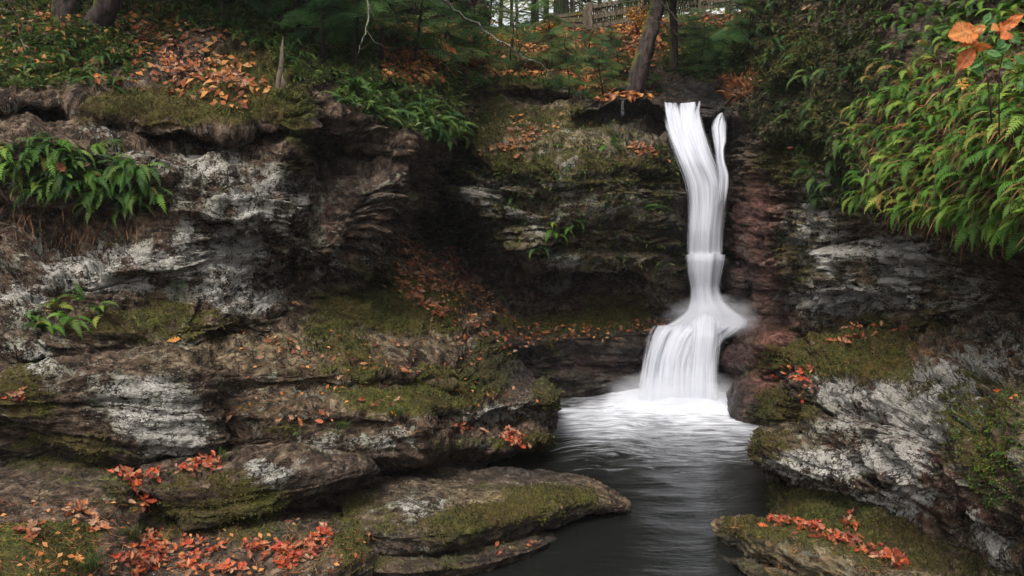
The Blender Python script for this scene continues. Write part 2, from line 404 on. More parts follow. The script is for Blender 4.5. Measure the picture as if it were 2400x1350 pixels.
patch('lichen',
 (560, 400, 130, 60, .55), (640, 480, 120, 80, .7), (500, 550, 110, 90, .7), (330, 640, 160, 70, .75), (560, 700, 90, 50, 1.0), (300, 420, 300, 60, .3), (350, 600, 420, 200, .14), (900, 470, 80, 110, .35), (580, 610, 60, 40, .75), (720, 620, 110, 50, .5), (870, 620, 50, 50, .6),
 (120, 640, 140, 90, .5), (40, 720, 60, 60, .6), (340, 350, 150, 60, .45), (260, 300, 60, 30, .7), (700, 270, 60, 70, .5), (850, 430, 100, 50, .3), (420, 520, 30, 80, .5),
 (370, 980, 110, 90, 1.1), (300, 930, 120, 80, .6), (440, 1000, 60, 80, .7), (60, 850, 80, 60, .6), (560, 900, 60, 25, .7), (730, 915, 60, 25, .7), (780, 1040, 100, 30, .7), (620, 1110, 70, 40, 1.3), (700, 1130, 90, 50, .5),
 (1200, 970, 110, 20, .9), (1260, 930, 40, 25, .8), (930, 1040, 60, 40, .7), (1080, 1060, 70, 30, .6), (960, 1170, 90, 40, .7), (1000, 1200, 60, 40, .4), (1100, 970, 100, 30, .4),
 (1120, 440, 60, 40, .5), (1320, 610, 40, 20, 1.1), (1320, 670, 50, 20, .8), (1400, 420, 160, 60, .25), (1500, 650, 90, 50, .2),
 (1900, 560, 110, 60, .75), (1990, 640, 130, 100, .8), (1960, 710, 150, 40, .9), (2120, 620, 50, 80, .9), (2200, 680, 120, 60, .5), (1960, 440, 110, 60, .55), (2330, 700, 150, 150, .4), (2150, 590, 80, 50, .5), (1900, 470, 60, 60, .4),  # lichen raised on the right wall to paint in light under the overhang
 (2050, 30, 100, 60, .6), (2010, 110, 50, 60, .6), (1700, 200, 110, 40, .5),
 (1940, 960, 70, 80, .7), (2140, 920, 115, 50, 1.5), (2100, 1000, 110, 65, 1.0), (1990, 1080, 120, 30, .9), (2220, 980, 90, 70, .8), (2100, 1080, 70, 50, .7), (2180, 1120, 100, 50, .6), (2080, 1180, 120, 35, 1.0), (1880, 1090, 100, 30, 1.1), (1950, 910, 60, 40, .9),
 (2350, 830, 100, 60, .6), (2300, 900, 150, 60, .35), (2330, 1150, 110, 110, .5), (2330, 1310, 90, 60, .6), (2000, 1250, 160, 70, .3), (2200, 860, 100, 40, .45), (2290, 1220, 100, 60, .3), (2270, 1010, 60, 90, .6), (1960, 1140, 60, 60, .7))
patch('lichen', (850, 400, 130, 90, -.35), (300, 500, 140, 50, -.4), (1350, 480, 260, 120, .42), (1180, 470, 60, 60, .3), (900, 1110, 160, 50, -.6), (1100, 1100, 150, 40, -.6), (1300, 700, 160, 60, -.2), (250, 1140, 300, 60, -.4), (500, 1200, 250, 60, -.3))  # positive entries lighten the dim buttress face through its colour
patch('wet', (1100, 1285, 300, 40, .35), (500, 1240, 280, 40, .35), (900, 1120, 200, 50, .35), (150, 1090, 200, 50, .3), (1230, 1110, 130, 40, .4), (820, 420, 130, 100, .25), (2000, 1300, 300, 60, .2), (1350, 860, 220, 80, .75), (1460, 280, 90, 60, .9), (1650, 500, 110, 330, .6), (1710, 850, 50, 110, .8), (1740, 660, 50, 60, .7), (1660, 300, 60, 80, .9), (1740, 960, 60, 60, .5), (1240, 1090, 90, 30, .6), (1800, 1160, 50, 40, .6), (1330, 1240, 140, 30, .5), (1710, 1280, 60, 30, .5), (1500, 840, 60, 80, .3), (1740, 520, 40, 90, .15), (1830, 700, 60, 60, .3), (1200, 830, 70, 60, .3), (1690, 1300, 50, 40, .5), (1400, 1210, 120, 25, .4))  # first entries also darken undercuts and the left cliff recess in the colour
patch('red', (1760, 530, 50, 130, 1.0), (1780, 660, 60, 60, 1.0), (1830, 760, 50, 50, 1.0), (1760, 850, 70, 70, .8), (1410, 850, 110, 30, .5), (1110, 650, 70, 40, .5), (820, 520, 130, 90, .35), (1300, 560, 250, 150, .2), (2250, 850, 200, 60, .4), (2150, 1060, 220, 130, .35), (1450, 710, 150, 60, .3), (2250, 1230, 150, 80, .3), (120, 600, 120, 90, .3), (1840, 480, 40, 80, .4), (900, 830, 200, 60, .15), (1980, 900, 80, 60, .1), (1820, 930, 60, 40, .3))
patch('tan', (1980, 620, 150, 150, .35), (2250, 640, 160, 90, .2), (900, 790, 250, 50, .45), (650, 830, 160, 50, .5), (850, 930, 250, 40, .3), (1250, 1170, 140, 30, .7), (1850, 1280, 220, 70, .9), (2100, 1330, 120, 40, .7), (1850, 1030, 90, 30, .5), (1010, 1160, 120, 40, .3), (2320, 950, 120, 60, .5), (400, 830, 110, 40, .3), (1280, 280, 160, 45, .7), (1400, 315, 200, 30, .8), (1750, 370, 60, 80, .3), (2250, 830, 200, 60, .25))  # right wall and buttress top entries put missing light into the colour

# --- the hill behind the falls
hx = [600, 900, 1080, 1250, 1400, 1550, 1700, 1850, 2100]
hill = []
for x in hx:
    d = {600: 0, 900: 0, 1080: 0, 1250: 0, 1400: 6, 1550: 16, 1700: 16, 1850: -30, 2100: -120}[x]
    rise = {600: 40, 900: 40, 1080: 34, 1250: 26, 1400: 14, 1550: 0, 1700: -14, 1850: -60, 2100: -120}[x]
    low = {600: 200, 900: 215, 1080: 225, 1250: 228, 1400: 236, 1550: 242, 1700: 246, 1850: 180, 2100: 60}[x]
    hill.append([(x, low + 22, 19.9), (x, low + 6, 20.1), (x, low - 14, 21), (x, 168 + d * .5, 23), (x, 118 + d, 25), (x, 76 + rise * .5, 27), (x, 52 + rise, 29.5), (x, 52 + rise * .8, 34), (x, 100 + rise * .5, 50), (x, 200, 90)])
hillo = curtain('hillside', hill, (0, -.2), 11, .10, 1, .5, .18, step=6, attrs={'moss': -.2})
structure(hillo, 'leaf covered hillside rising behind the waterfall')

# --- left cliff with its bank above
L = [
 [(-420,-900,26),(-420,-250,20),(-420,0,14.5),(-420,150,11.5),(-420,262,9.6),(-420,300,10),(-420,350,9.3),(-420,500,9.0),(-420,600,9.2),(-420,700,8.6),(-420,790,8.3),(-420,900,8.5)],
 [(-150,-900,26),(-150,-250,20),(-150,0,15.5),(-150,150,12.6),(-150,262,10.6),(-150,300,11),(-150,350,10.3),(-150,500,10.0),(-150,600,10.2),(-150,700,9.6),(-150,790,9.3),(-150,900,9.5)],
 [(0,-900,26),(0,-250,20),(0,0,15.4),(0,150,12.7),(0,236,11.0),(0,270,11.4),(0,340,10.3),(0,480,10.6),(0,600,10.2),(0,700,9.7),(0,800,9.3),(0,900,9.5)],
 [(150,-900,26),(150,-250,20),(150,0,15.4),(150,140,13.0),(150,240,11.4),(150,280,11.7),(150,345,10.3),(150,510,10.9),(150,620,10.1),(150,700,9.8),(150,800,9.3),(150,900,9.6)],
 [(300,-900,26),(300,-250,20),(300,-10,15.4),(300,120,13.6),(300,285,11.3),(300,312,11.8),(300,365,10.8),(300,500,10.7),(300,620,10.2),(300,705,10.1),(300,795,9.6),(300,900,10)],
 [(420,-900,27),(420,-250,21),(420,-20,15.6),(420,110,13.9),(425,290,11.4),(425,322,11.9),(425,380,11.1),(428,490,10.8),(428,600,10.5),(428,690,10.4),(428,785,9.9),(430,900,10.3)],
 [(450,-900,27),(450,-250,21),(450,-20,15.6),(450,110,13.9),(445,292,11.5),(445,330,11.9),(445,385,11.0),(446,480,10.7),(446,590,10.6),(446,690,10.4),(446,780,10.0),(450,900,10.4)],
 [(560,-900,28),(560,-250,21),(560,-20,16),(560,110,14.2),(560,290,11.7),(560,330,12.1),(560,390,11.3),(560,490,10.9),(565,575,11.3),(560,680,10.8),(560,765,10.4),(560,900,10.8)],
 [(680,-900,28),(680,-250,22),(680,-40,17),(680,100,14.8),(680,250,12.1),(685,320,12.2),(680,400,11.8),(680,510,11.3),(680,590,11.5),(670,645,12.3),(680,745,11.4),(680,900,11.6)],
 [(740,-900,28),(740,-250,22),(740,-40,17.5),(740,90,15.4),(730,225,13.0),(735,290,12.9),(735,370,13.6),(735,470,12.6),(745,590,12.0),(745,655,12.4),(740,745,12.4),(740,900,12.6)],
 [(840,-900,28),(840,-250,23),(840,-40,18.2),(840,100,16.2),(850,235,13.6),(845,310,13.3),(850,370,13.6),(850,430,12.8),(850,550,12.6),(845,640,13.2),(850,680,14.6),(850,900,15)],
 [(900,-900,28),(900,-250,24),(900,-40,19),(910,110,16.8),(920,245,14.2),(910,330,13.6),(910,380,13.7),(910,430,13.0),(910,520,13.1),(895,610,13.7),(900,650,15),(900,900,15.4)],
 [(1000,-900,28),(1000,-250,25),(1000,-20,20),(1010,120,17.8),(1040,270,15.2),(970,340,14.0),(950,385,13.9),(950,430,13.5),(948,510,13.7),(925,590,14.4),(930,640,16),(930,900,16)],
 [(1100,-900,28),(1100,-150,26),(1100,40,22),(1090,160,19.5),(1065,310,17.2),(1010,380,16.6),(975,420,15.5),(962,450,15.3),(955,510,15.8),(940,590,16.4),(940,640,17.5),(940,900,17)],
 [(1120,-900,30),(1120,-100,27),(1120,60,24),(1110,180,22),(1090,330,20),(1060,400,19.5),(1040,440,19.5),(1020,480,19.5),(1010,520,19.5),(1000,590,19.6),(1000,640,20),(1000,900,20)],
]
o = curtain('rock_cliff', L, (.10, 0), 2, .17, 1.0, 1.0, .17)
structure(o, 'tall dark overhanging rock cliff on the left with moss along its lip')

# --- gully ramp, ledge and wet wall below the buttress
G_ = [
 [(800,610,18),(810,650,15.2),(820,695,14.2),(835,735,13.5),(840,770,13.1),(845,860,13.2),(845,960,13.2),(845,1080,13.2)],
 [(830,590,18),(850,640,15.2),(860,680,14.2),(870,725,13.6),(875,768,13.2),(880,860,13.3),(880,960,13.3),(880,1080,13.3)],
 [(900,548,19),(930,600,16.8),(945,655,15.2),(950,705,14.3),(958,755,13.8),(960,860,13.8),(960,960,13.8),(960,1080,13.8)],
 [(980,550,20),(1005,610,17.4),(1030,672,15.8),(1045,730,14.9),(1058,772,14.4),(1060,860,14.4),(1060,960,14.4),(1060,1060,14.4)],
 [(1060,590,20),(1078,635,18),(1100,700,16.6),(1130,765,15.6),(1150,812,15.1),(1160,870,15.1),(1165,940,15.2),(1165,1020,15.2)],
 [(1110,610,20),(1130,650,17.9),(1150,715,17.2),(1175,775,16.2),(1180,815,16.0),(1185,865,16.5),(1190,935,16.3),(1190,1010,16.3)],
 [(1200,640,20),(1210,680,18.1),(1225,735,17.5),(1240,782,16.6),(1245,812,16.3),(1250,850,16.6),(1260,925,16.7),(1260,1000,16.7)],
 [(1320,660,20),(1320,700,18.2),(1320,745,17.5),(1320,788,16.7),(1320,815,16.7),(1320,850,16.9),(1330,925,17.0),(1330,1000,17.0)],
 [(1420,660,20),(1420,700,18.2),(1420,742,17.6),(1420,776,17.0),(1420,800,16.9),(1420,860,17.2),(1420,930,17.2),(1420,1000,17.2)],
 [(1510,655,20),(1510,700,18.4),(1510,738,17.8),(1510,764,17.3),(1510,786,17.1),(1510,860,17.3),(1510,930,17.2),(1510,1000,17.2)],
 [(1600,650,20),(1600,700,18.6),(1600,733,18.0),(1600,756,17.5),(1600,782,17.4),(1600,860,17.5),(1600,930,17.4),(1600,1000,17.4)],
 [(1700,650,20),(1700,700,18.6),(1700,730,18.2),(1700,752,17.6),(1700,782,17.5),(1700,860,17.6),(1700,930,17.5),(1700,1000,17.5)],
 [(1800,650,20),(1800,700,18.6),(1800,730,18.2),(1800,752,17.8),(1800,782,17.8),(1800,860,17.9),(1800,930,17.9),(1800,1000,17.9)]]
o = curtain('rock_ledge', G_, (.05, 0), 5, .10, .8, .7, .12)
structure(o, 'leaf strewn ramp and wet dark ledge running from the gully to the foot of the falls')

# --- rock behind the falling water, with the dark brink to its left
W_ = []
for x in (1340, 1390, 1450, 1520, 1580, 1640, 1675, 1720, 1790):
    lip = {1340: 262, 1390: 245, 1450: 232, 1520: 232, 1580: 262, 1640: 262, 1675: 262, 1720: 225, 1790: 180}[x]
    f = 1.0 if x < 1540 else .2
    W_.append([(x, lip - 8, 22), (x, lip - 2, 19.6), (x, lip, 18.7), (x, lip + 14, 18.8), (x, lip + 40, 19.2 + .5 * f), (x, 340, 19.2), (x, 430, 19.1), (x, 520, 19.0), (x, 596, 18.7),
               (x, 614, 18.1), (x, 690, 18.3), (x, 740, 18.4), (x, 800, 18.6)])
o = curtain('waterfall_rock', W_, (.03, 0), 8, .10, .8, .6, .06)
structure(o, 'wet black rock step that the waterfall pours over')

# --- centre buttress
E_ = [
 [(1040,300,20.5),(1045,330,19.8),(1050,365,19.4),(1050,410,19.3),(1045,460,19.3),(1050,500,19.4),(1080,560,19.4),(1090,600,19.4),(1095,640,19.6),(1095,690,19.6),(1095,760,19.8)],
 [(1070,270,20),(1078,310,18.7),(1080,348,18.0),(1082,400,17.8),(1078,450,17.8),(1086,490,17.9),(1118,560,18.0),(1130,600,18.1),(1140,630,18.8),(1140,690,18.6),(1140,770,19)],
 [(1120,262,20),(1125,305,18.4),(1120,348,17.4),(1120,400,17.2),(1115,450,17.1),(1125,510,17.2),(1150,570,17.2),(1160,606,17.3),(1170,632,18.3),(1170,690,18.2),(1170,770,18.6)],
 [(1200,262,20),(1200,315,18.2),(1190,372,17.0),(1190,410,16.8),(1190,460,16.9),(1200,520,16.7),(1220,590,16.8),(1230,622,16.9),(1235,650,18.0),(1240,700,17.9),(1240,770,18.3)],
 [(1320,262,20),(1320,305,18.4),(1310,345,17.2),(1310,395,16.6),(1310,460,16.7),(1310,530,16.5),(1320,595,16.7),(1330,622,16.8),(1335,646,17.8),(1340,700,17.5),(1340,770,18.2)],
 [(1440,268,20),(1440,302,18.6),(1430,330,17.4),(1430,390,16.7),(1430,460,16.8),(1430,530,16.6),(1430,592,16.8),(1430,612,16.9),(1430,640,17.5),(1430,690,17.3),(1430,760,18)],
 [(1500,280,20),(1510,310,18.6),(1520,332,17.5),(1520,390,16.8),(1520,460,16.9),(1520,530,16.8),(1525,590,16.9),(1530,630,17.0),(1530,660,17.3),(1530,700,17.3),(1530,760,18)],
 [(1540,300,20),(1552,325,18.9),(1572,352,17.8),(1585,400,17.2),(1592,460,17.2),(1592,530,17.2),(1588,600,17.2),(1590,640,17.2),(1595,680,17.4),(1598,710,17.6),(1600,770,18)],
 [(1550,305,20.5),(1566,325,19.4),(1590,360,18.5),(1606,410,18.1),(1612,460,18.1),(1613,530,18.1),(1604,600,18.1),(1606,640,18.1),(1614,690,18.2),(1614,720,18.4),(1612,770,18.8)],
 [(1550,305,21.5),(1566,325,20.6),(1585,360,20),(1600,410,19.8),(1604,460,19.8),(1604,530,19.8),(1596,600,19.8),(1598,640,19.8),(1606,690,19.8),(1606,720,19.8),(1604,770,19.8)]]
for i_, c_ in enumerate(E_):
    q_ = (0, .05, .25, .5, .6, .6, .4, .1, 0, 0)[i_]; E_[i_] = [(x, y, Y - (q_ * (0, 0, .3, .8, 1, 1, 1, .9, -1.0, -.8, -.3)[j_])) for j_, (x, y, Y) in enumerate(c_)]
o = curtain('rock_buttress', E_, (.06, 0), 21, .24, .75, .8, .13, attrs={'tan': .38, 'lichen': .10}, calm=[(1610, 480, 45, 260, .75)])  # tan and lichen brighten the dim face in place of light
structure(o, 'layered rock buttress between the gully and the waterfall')

E2 = [
 [(1010,215,23),(1015,230,21.5),(1020,250,20.8),(1025,270,20.4),(1025,300,19.8),(1030,340,19.2)],
 [(1060,200,23),(1062,206,20.8),(1068,226,20.4),(1070,244,20.2),(1075,285,19.2),(1085,330,18.4)],
 [(1120,188,23),(1125,192,20.4),(1130,214,20.0),(1130,236,20.1),(1130,285,19.0),(1130,335,18.2)],
 [(1210,184,23),(1215,190,20.2),(1218,206,19.7),(1225,236,20.0),(1225,285,19.0),(1225,340,18.0)],
 [(1290,192,23),(1295,202,20.3),(1300,216,19.8),(1305,244,20.1),(1310,285,19.1),(1315,330,18.2)],
 [(1345,214,23),(1350,224,20.5),(1355,240,20.0),(1360,262,20.1),(1370,285,19.4),(1380,325,18.5)],
 [(1380,240,23),(1385,252,21),(1390,266,20.2),(1395,280,20.2),(1410,300,19.6),(1430,325,18.8)],
 [(1400,255,24),(1405,268,22),(1410,285,21.2),(1415,300,21),(1440,315,20.6),(1460,330,20)]]
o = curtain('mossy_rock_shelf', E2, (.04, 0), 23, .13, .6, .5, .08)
thing(o, 'long low rock shelf with a mossy top above the centre buttress', 'rock')

# --- right cliff
rows = [-500, -150, 0, 150, 262, 350, 430, 520, 600, 680, 740, 800, 900]
def col(edge, Y): return [(e, r, y) for e, r, y in zip(edge, rows, Y)]
Rc = [
 col([1850,1800,1770,1715,1690,1690,1695,1685,1685,1680,1700,1720,1740], [27,25,24,23,21.5,21,21,20.5,20.5,20.5,20.5,20,20]),
 col([1860,1815,1790,1738,1706,1706,1712,1699,1697,1688,1712,1740,1760], [24,21.5,20.5,19.8,19.0,18.8,18.7,18.4,18.3,18.2,18.2,18.2,18.2]),
 col([1890,1850,1830,1775,1745,1735,1742,1740,1740,1735,1752,1775,1790], [22,20,19,18.5,17.9,17.7,17.6,17.4,17.3,17.3,17.3,17.3,17.4]),
 col([1930,1900,1870,1830,1800,1792,1800,1805,1810,1815,1820,1830,1840], [21,19,17.8,17.2,16.9,16.8,16.7,16.7,16.6,16.5,16.6,16.6,16.8]),
 col([1990,1960,1930,1890,1870,1860,1858,1856,1858,1862,1865,1870,1880], [19,17.5,16.6,16.0,15.8,15.6,15.3,15.1,15.0,15.2,15.6,16,16.2]),
 col([2060,2020,2000,1960,1945,1935,1930,1925,1925,1930,1935,1940,1950], [17.5,16.2,15.2,14.8,14.6,14.3,13.9,13.7,13.8,13.8,14.0,14.6,15]),
 col([2160,2120,2100,2060,2040,2030,2025,2020,2020,2020,2020,2020,2030], [16,14.6,13.8,13.4,13.2,12.9,12.7,12.6,12.6,12.6,12.8,13.2,13.6]),
 col([2260,2220,2200,2160,2130,2120,2115,2110,2105,2105,2105,2110,2115], [14.5,13.3,12.5,12.1,11.9,11.9,11.9,11.8,11.9,11.8,11.9,12.1,12.4]),
 col([2300,2260,2240,2210,2190,2175,2160,2145,2135,2135,2135,2140,2150], [13,12.4,11.8,11.3,11.1,11.1,11.3,11.2,11.3,11.3,11.3,11.6,12]),
 col([2420,2380,2360,2340,2320,2300,2285,2280,2270,2270,2270,2270,2280], [12,11.2,10.7,10.4,10.2,10.2,10.5,10.4,10.1,10.0,10.0,10.2,10.6]),
 col([2600,2560,2530,2510,2500,2490,2480,2470,2460,2460,2460,2460,2460], [10.5,10,9.6,9.3,9.2,9.2,9.3,9.2,9.0,8.9,8.8,9.0,9.4]),
 col([2900,2900,2900,2900,2900,2900,2900,2900,2900,2900,2900,2900,2900], [8.5,8.2,8,7.8,7.7,7.7,7.8,7.7,7.5,7.4,7.3,7.5,7.8]),
 col([4300]*13, [6.6,6.4,6.3,6.1,6.0,6.0,6.1,6.0,5.9,5.8,5.8,5.9,6.0])]
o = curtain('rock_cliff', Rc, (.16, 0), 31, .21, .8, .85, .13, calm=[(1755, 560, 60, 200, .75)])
structure(o, 'layered pale and brown rock cliff on the right of the waterfall')

# --- soil bank of the ferns, upper right
rb = [-500, -150, 0, 150, 300, 400, 470, 505, 520, 500]
def bank(x, bot, Y, top=0):
    return [(x + 40, -500, Y + 4.5), (x + 20, -150, Y + 2.6), (x + 10, 0, Y + 1.7), (x, 150, Y + .9), (x, 290, Y + .25), (x, 380 if bot > 430 else bot - 60, Y), (x, bot - 25, Y + .05), (x, bot, Y + .35), (x, bot - 5, Y + 1.5), (x, bot - 30, Y + 2.6)]
Bk = [bank(1830, 290, 16.2), bank(1900, 320, 14.4), bank(1960, 380, 12.6), bank(2030, 455, 10.6), bank(2120, 490, 9.1), bank(2240, 510, 7.9), bank(2340, 535, 7.1), bank(2460, 555, 6.4), bank(2600, 570, 5.8), bank(2850, 590, 5.2), bank(3500, 600, 4.4), bank(4400, 610, 3.8)]
o = curtain('fern_bank', Bk, (.1, 0), 41, .07, .8, .3, .14, step=5, attrs={'moss': -.1, 'lichen': -.5})
structure(o, 'dark overhanging soil bank that the right hand ferns grow from')

# --- rocks at the right foot of the falls
o = curtain('wet_red_rock', [
 [(1700,735,19),(1690,770,18.6),(1690,820,18.4),(1680,850,18),(1690,890,18),(1710,940,18),(1712,1000,18)],
 [(1735,725,18.4),(1730,750,17.5),(1712,800,17.1),(1690,845,16.8),(1700,890,16.8),(1722,935,16.8),(1724,1000,16.8)],
 [(1775,722,18),(1775,748,17.0),(1760,790,16.6),(1735,845,16.3),(1740,895,16.3),(1755,940,16.4),(1755,1000,16.4)],
 [(1830,715,18),(1828,745,16.5),(1815,785,16.2),(1795,840,16.0),(1790,895,16.1),(1800,940,16.2),(1800,1000,16.2)],
 [(1880,720,18),(1880,750,16.3),(1880,790,16.1),(1870,850,16.2),(1870,895,16.4),(1870,940,16.6),(1870,1000,16.6)]], (.1, 0), 51, .05, .7, .3, .10, attrs={'red': .5, 'moss': -.35, 'wet': .35})
thing(o, 'smooth wet red brown rock sloping down beside the lower fall', 'rock')
o = curtain('dark_rock', [
 [(1690,610,19),(1688,640,18.6),(1684,670,18.5),(1690,700,18.6),(1720,730,19)],
 [(1705,612,18.6),(1702,635,17.4),(1698,668,17.3),(1705,700,17.4),(1730,722,18)],
 [(1740,612,18.4),(1742,632,17.0),(1745,668,16.9),(1752,700,17.1),(1760,720,17.8)],
 [(1775,620,18.6),(1785,650,17.5),(1790,680,17.4),(1790,705,17.6),(1790,722,18.2)]], (.1, 0), 52, .04, .5, .4, .04, attrs={'wet': .55, 'lichen': -.4, 'moss': -.2})
thing(o, 'rounded black wet rock touching the narrow neck of the waterfall', 'rock')
o = curtain('mossy_boulder', [
 [(1740,800,18),(1752,830,17),(1750,870,16.8),(1755,910,16.8),(1760,950,17)],
 [(1790,782,17),(1785,808,15.6),(1782,850,15.4),(1785,895,15.4),(1790,950,15.8)],
 [(1850,775,17),(1850,795,15.2),(1850,830,15.1),(1850,880,15.2),(1850,950,15.5)],
 [(1920,780,17),(1925,800,14.9),(1925,840,15.2),(1920,880,15.2),(1920,950,15.5)],
 [(1950,790,17),(1955,815,15.4),(1950,860,15.6),(1945,900,15.6),(1945,950,15.9)]], (-.1, 0), 53, .09, .6, .5, .08, attrs={'moss': .15})
thing(o, 'squat brown boulder with a dark hollow right of the red wet rock', 'boulder')
o = curtain('mossy_boulder', [
 [(1900,770,17),(1905,800,15),(1905,850,14.8),(1900,905,14.6),(1900,960,15)],
 [(1950,752,16.5),(1945,775,14.2),(1940,830,13.9),(1930,885,13.6),(1930,950,14)],
 [(2030,750,16),(2030,765,13.6),(2030,810,13.2),(2030,850,12.9),(2030,930,13.2)],
 [(2120,760,15),(2120,775,12.8),(2120,805,12.4),(2125,840,12.2),(2125,910,12.5)],
 [(2220,770,14),(2220,785,12.2),(2220,815,11.8),(2225,840,11.6),(2225,900,12)]], (.15, 0), 54, .10, .7, .6, .10, attrs={'moss': .35})
thing(o, 'broad boulder thick with green moss at the foot of the right cliff', 'boulder')
o = curtain('brown_boulder', [
 [(1715,905,17.2),(1716,925,16.3),(1714,955,15.9),(1716,985,15.8),(1720,1050,16)],
 [(1740,888,17),(1738,905,15.6),(1735,945,15.0),(1738,975,15.0),(1742,1050,15.2)],
 [(1800,872,17),(1800,895,15.1),(1798,940,14.6),(1800,985,14.4),(1800,1060,14.6)],
 [(1860,868,17),(1865,890,14.7),(1865,940,14.2),(1870,990,14.0),(1870,1070,14.2)],
 [(1930,860,16.5),(1935,885,14.2),(1935,940,13.8),(1935,1000,13.6),(1935,1070,13.8)]], (.02, 0), 55, .07, 1.4, .5, .08, attrs={'red': .3, 'moss': .2, 'lichen': -.5})
thing(o, 'wet brown boulder with a pale drip mark where the falls meet the pool', 'boulder')

# --- right foreground: lichen boulder over ledges
Bo = [
 [(1880,850,14),(1875,880,13.4),(1862,940,13.0),(1868,1000,13),(1880,1040,13),(1900,1090,13),(1900,1150,13),(1900,1300,13)],
 [(1915,835,13),(1905,862,11.6),(1872,930,10.9),(1872,985,10.7),(1900,1040,10.7),(1940,1080,10.8),(1950,1110,11.4),(1950,1300,11.6)],
 [(1970,800,13),(1960,840,11.2),(1935,900,10.4),(1935,980,10.0),(1960,1050,9.9),(1990,1100,10.0),(1995,1130,10.6),(2000,1300,11)],
 [(2080,780,12.5),(2070,818,10.6),(2050,880,9.7),(2040,980,9.3),(2050,1060,9.1),(2080,1120,9.2),(2090,1150,9.8),(2090,1320,10.2)],
 [(2200,765,11.5),(2200,805,9.8),(2190,870,9.0),(2170,980,8.5),(2180,1080,8.2),(2200,1165,8.2),(2210,1195,8.8),(2210,1350,9.2)],
 [(2320,750,10.5),(2320,790,9.0),(2310,860,8.3),(2290,970,7.8),(2290,1080,7.4),(2310,1200,7.3),(2320,1235,7.8),(2320,1400,8.2)],
 [(2440,740,9.5),(2440,780,8.3),(2430,850,7.7),(2400,960,7.2),(2400,1080,6.8),(2410,1220,6.6),(2420,1270,7.0),(2420,1450,7.4)],
 [(2700,720,8),(2700,760,7.2),(2700,840,6.7),(2700,960,6.3),(2700,1080,5.9),(2700,1250,5.7),(2700,1300,6.0),(2700,1500,6.2)],
 [(4200,640,6.6),(4200,700,6.0),(4200,800,5.6),(4200,960,5.2),(4200,1080,4.9),(4200,1350,4.7),(4200,1450,4.7),(4200,1900,4.8)]]
o = curtain('lichen_boulder', Bo, (.24, 0), 61, .15, 1.1, .9, .12, attrs={'lichen': .0, 'moss': -.05, 'red': .15})
thing(o, 'huge right foreground boulder splashed with white lichen', 'boulder')
No = [
 [(1775,1010,12.5),(1772,1030,11.6),(1768,1060,11.4),(1790,1090,11.5),(1850,1120,12),(1860,1160,12.2),(1850,1260,12.4)],
 [(1810,998,12),(1790,1018,10.9),(1780,1050,10.5),(1800,1080,10.5),(1850,1105,11.0),(1860,1150,11.2),(1850,1260,11.4)],
 [(1880,990,11.8),(1860,1012,10.5),(1850,1050,10.0),(1860,1092,9.9),(1880,1125,10.4),(1890,1160,10.5),(1880,1280,10.6)],
 [(1990,1020,11.4),(1980,1050,10.1),(1970,1080,9.6),(1980,1120,9.4),(1990,1160,9.9),(2000,1200,9.8),(2000,1320,9.9)],
 [(2120,1080,10.8),(2110,1120,9.4),(2110,1150,9.0),(2115,1185,8.8),(2120,1230,9.1),(2130,1270,9.1),(2130,1400,9.3)],
 [(2270,1140,10),(2260,1180,8.6),(2260,1210,8.2),(2265,1250,8.0),(2270,1300,8.2),(2280,1340,8.2),(2280,1450,8.4)],
 [(2480,1200,9),(2470,1240,7.6),(2470,1280,7.2),(2475,1320,7.0),(2480,1370,7.2),(2490,1410,7.2),(2490,1550,7.4)],
 [(4200,1400,6),(4200,1450,5.0),(4200,1500,4.8),(4200,1560,4.6),(4200,1620,4.6),(4200,1700,4.6),(4200,1900,4.7)]]
o = curtain('pale_rock_shelf', No, (.30, 0), 62, .09, .7, .6, .07, attrs={'lichen': .15})
thing(o, 'pale jutting rock nose over the dark pool below the lichen boulder', 'rock')
Fo = [
 [(1810,1120,12.4),(1815,1150,11.8),(1800,1190,11.2),(1780,1225,10.9),(1760,1250,10.8),(1750,1330,10.9)],
 [(1850,1110,12),(1850,1140,11.2),(1835,1185,10.5),(1820,1220,10.1),(1800,1245,9.9),(1790,1340,10)],
 [(1950,1120,11.4),(1950,1150,10.4),(1940,1195,9.9),(1930,1235,9.5),(1920,1262,9.3),(1910,1380,9.4)],
 [(2060,1160,10.8),(2060,1190,9.6),(2055,1235,9.2),(2050,1280,8.8),(2040,1310,8.6),(2030,1430,8.7)],
 [(2200,1220,10),(2200,1250,8.8),(2200,1300,8.3),(2190,1345,7.9),(2180,1380,7.7),(2180,1500,7.8)],
 [(2400,1290,9),(2400,1330,7.6),(2400,1380,7.2),(2400,1430,6.8),(2400,1470,6.7),(2400,1600,6.8)]]
o = curtain('mossy_foot_rock', Fo, (.25, 0), 63, .08, .7, .6, .08, attrs={'moss': .35, 'lichen': -.1})
thing(o, 'dark mossy rock under the pale nose, sloping to the leaf filled groove', 'rock')
Sl = [
 [(1700,1218,11.0),(1672,1226,10.3),(1676,1236,10.2),(1690,1260,10.25),(1700,1290,10.4),(1700,1400,10.5)],
 [(1780,1222,10.6),(1760,1240,9.75),(1750,1254,9.6),(1750,1290,9.55),(1755,1330,9.7),(1750,1450,9.8)],
 [(1900,1225,10.1),(1890,1262,9.2),(1880,1278,9.05),(1875,1320,8.95),(1875,1365,9.1),(1870,1480,9.2)],
 [(2040,1270,9.5),(2030,1310,8.6),(2020,1328,8.4),(2010,1370,8.3),(2005,1420,8.4),(2000,1520,8.5)],
 [(2200,1330,8.8),(2190,1370,7.9),(2180,1390,7.7),(2170,1430,7.6),(2165,1480,7.7),(2160,1600,7.8)],
 [(2450,1400,8),(2440,1450,7),(2430,1480,6.8),(2420,1530,6.7),(2415,1580,6.8),(2400,1700,6.9)]]
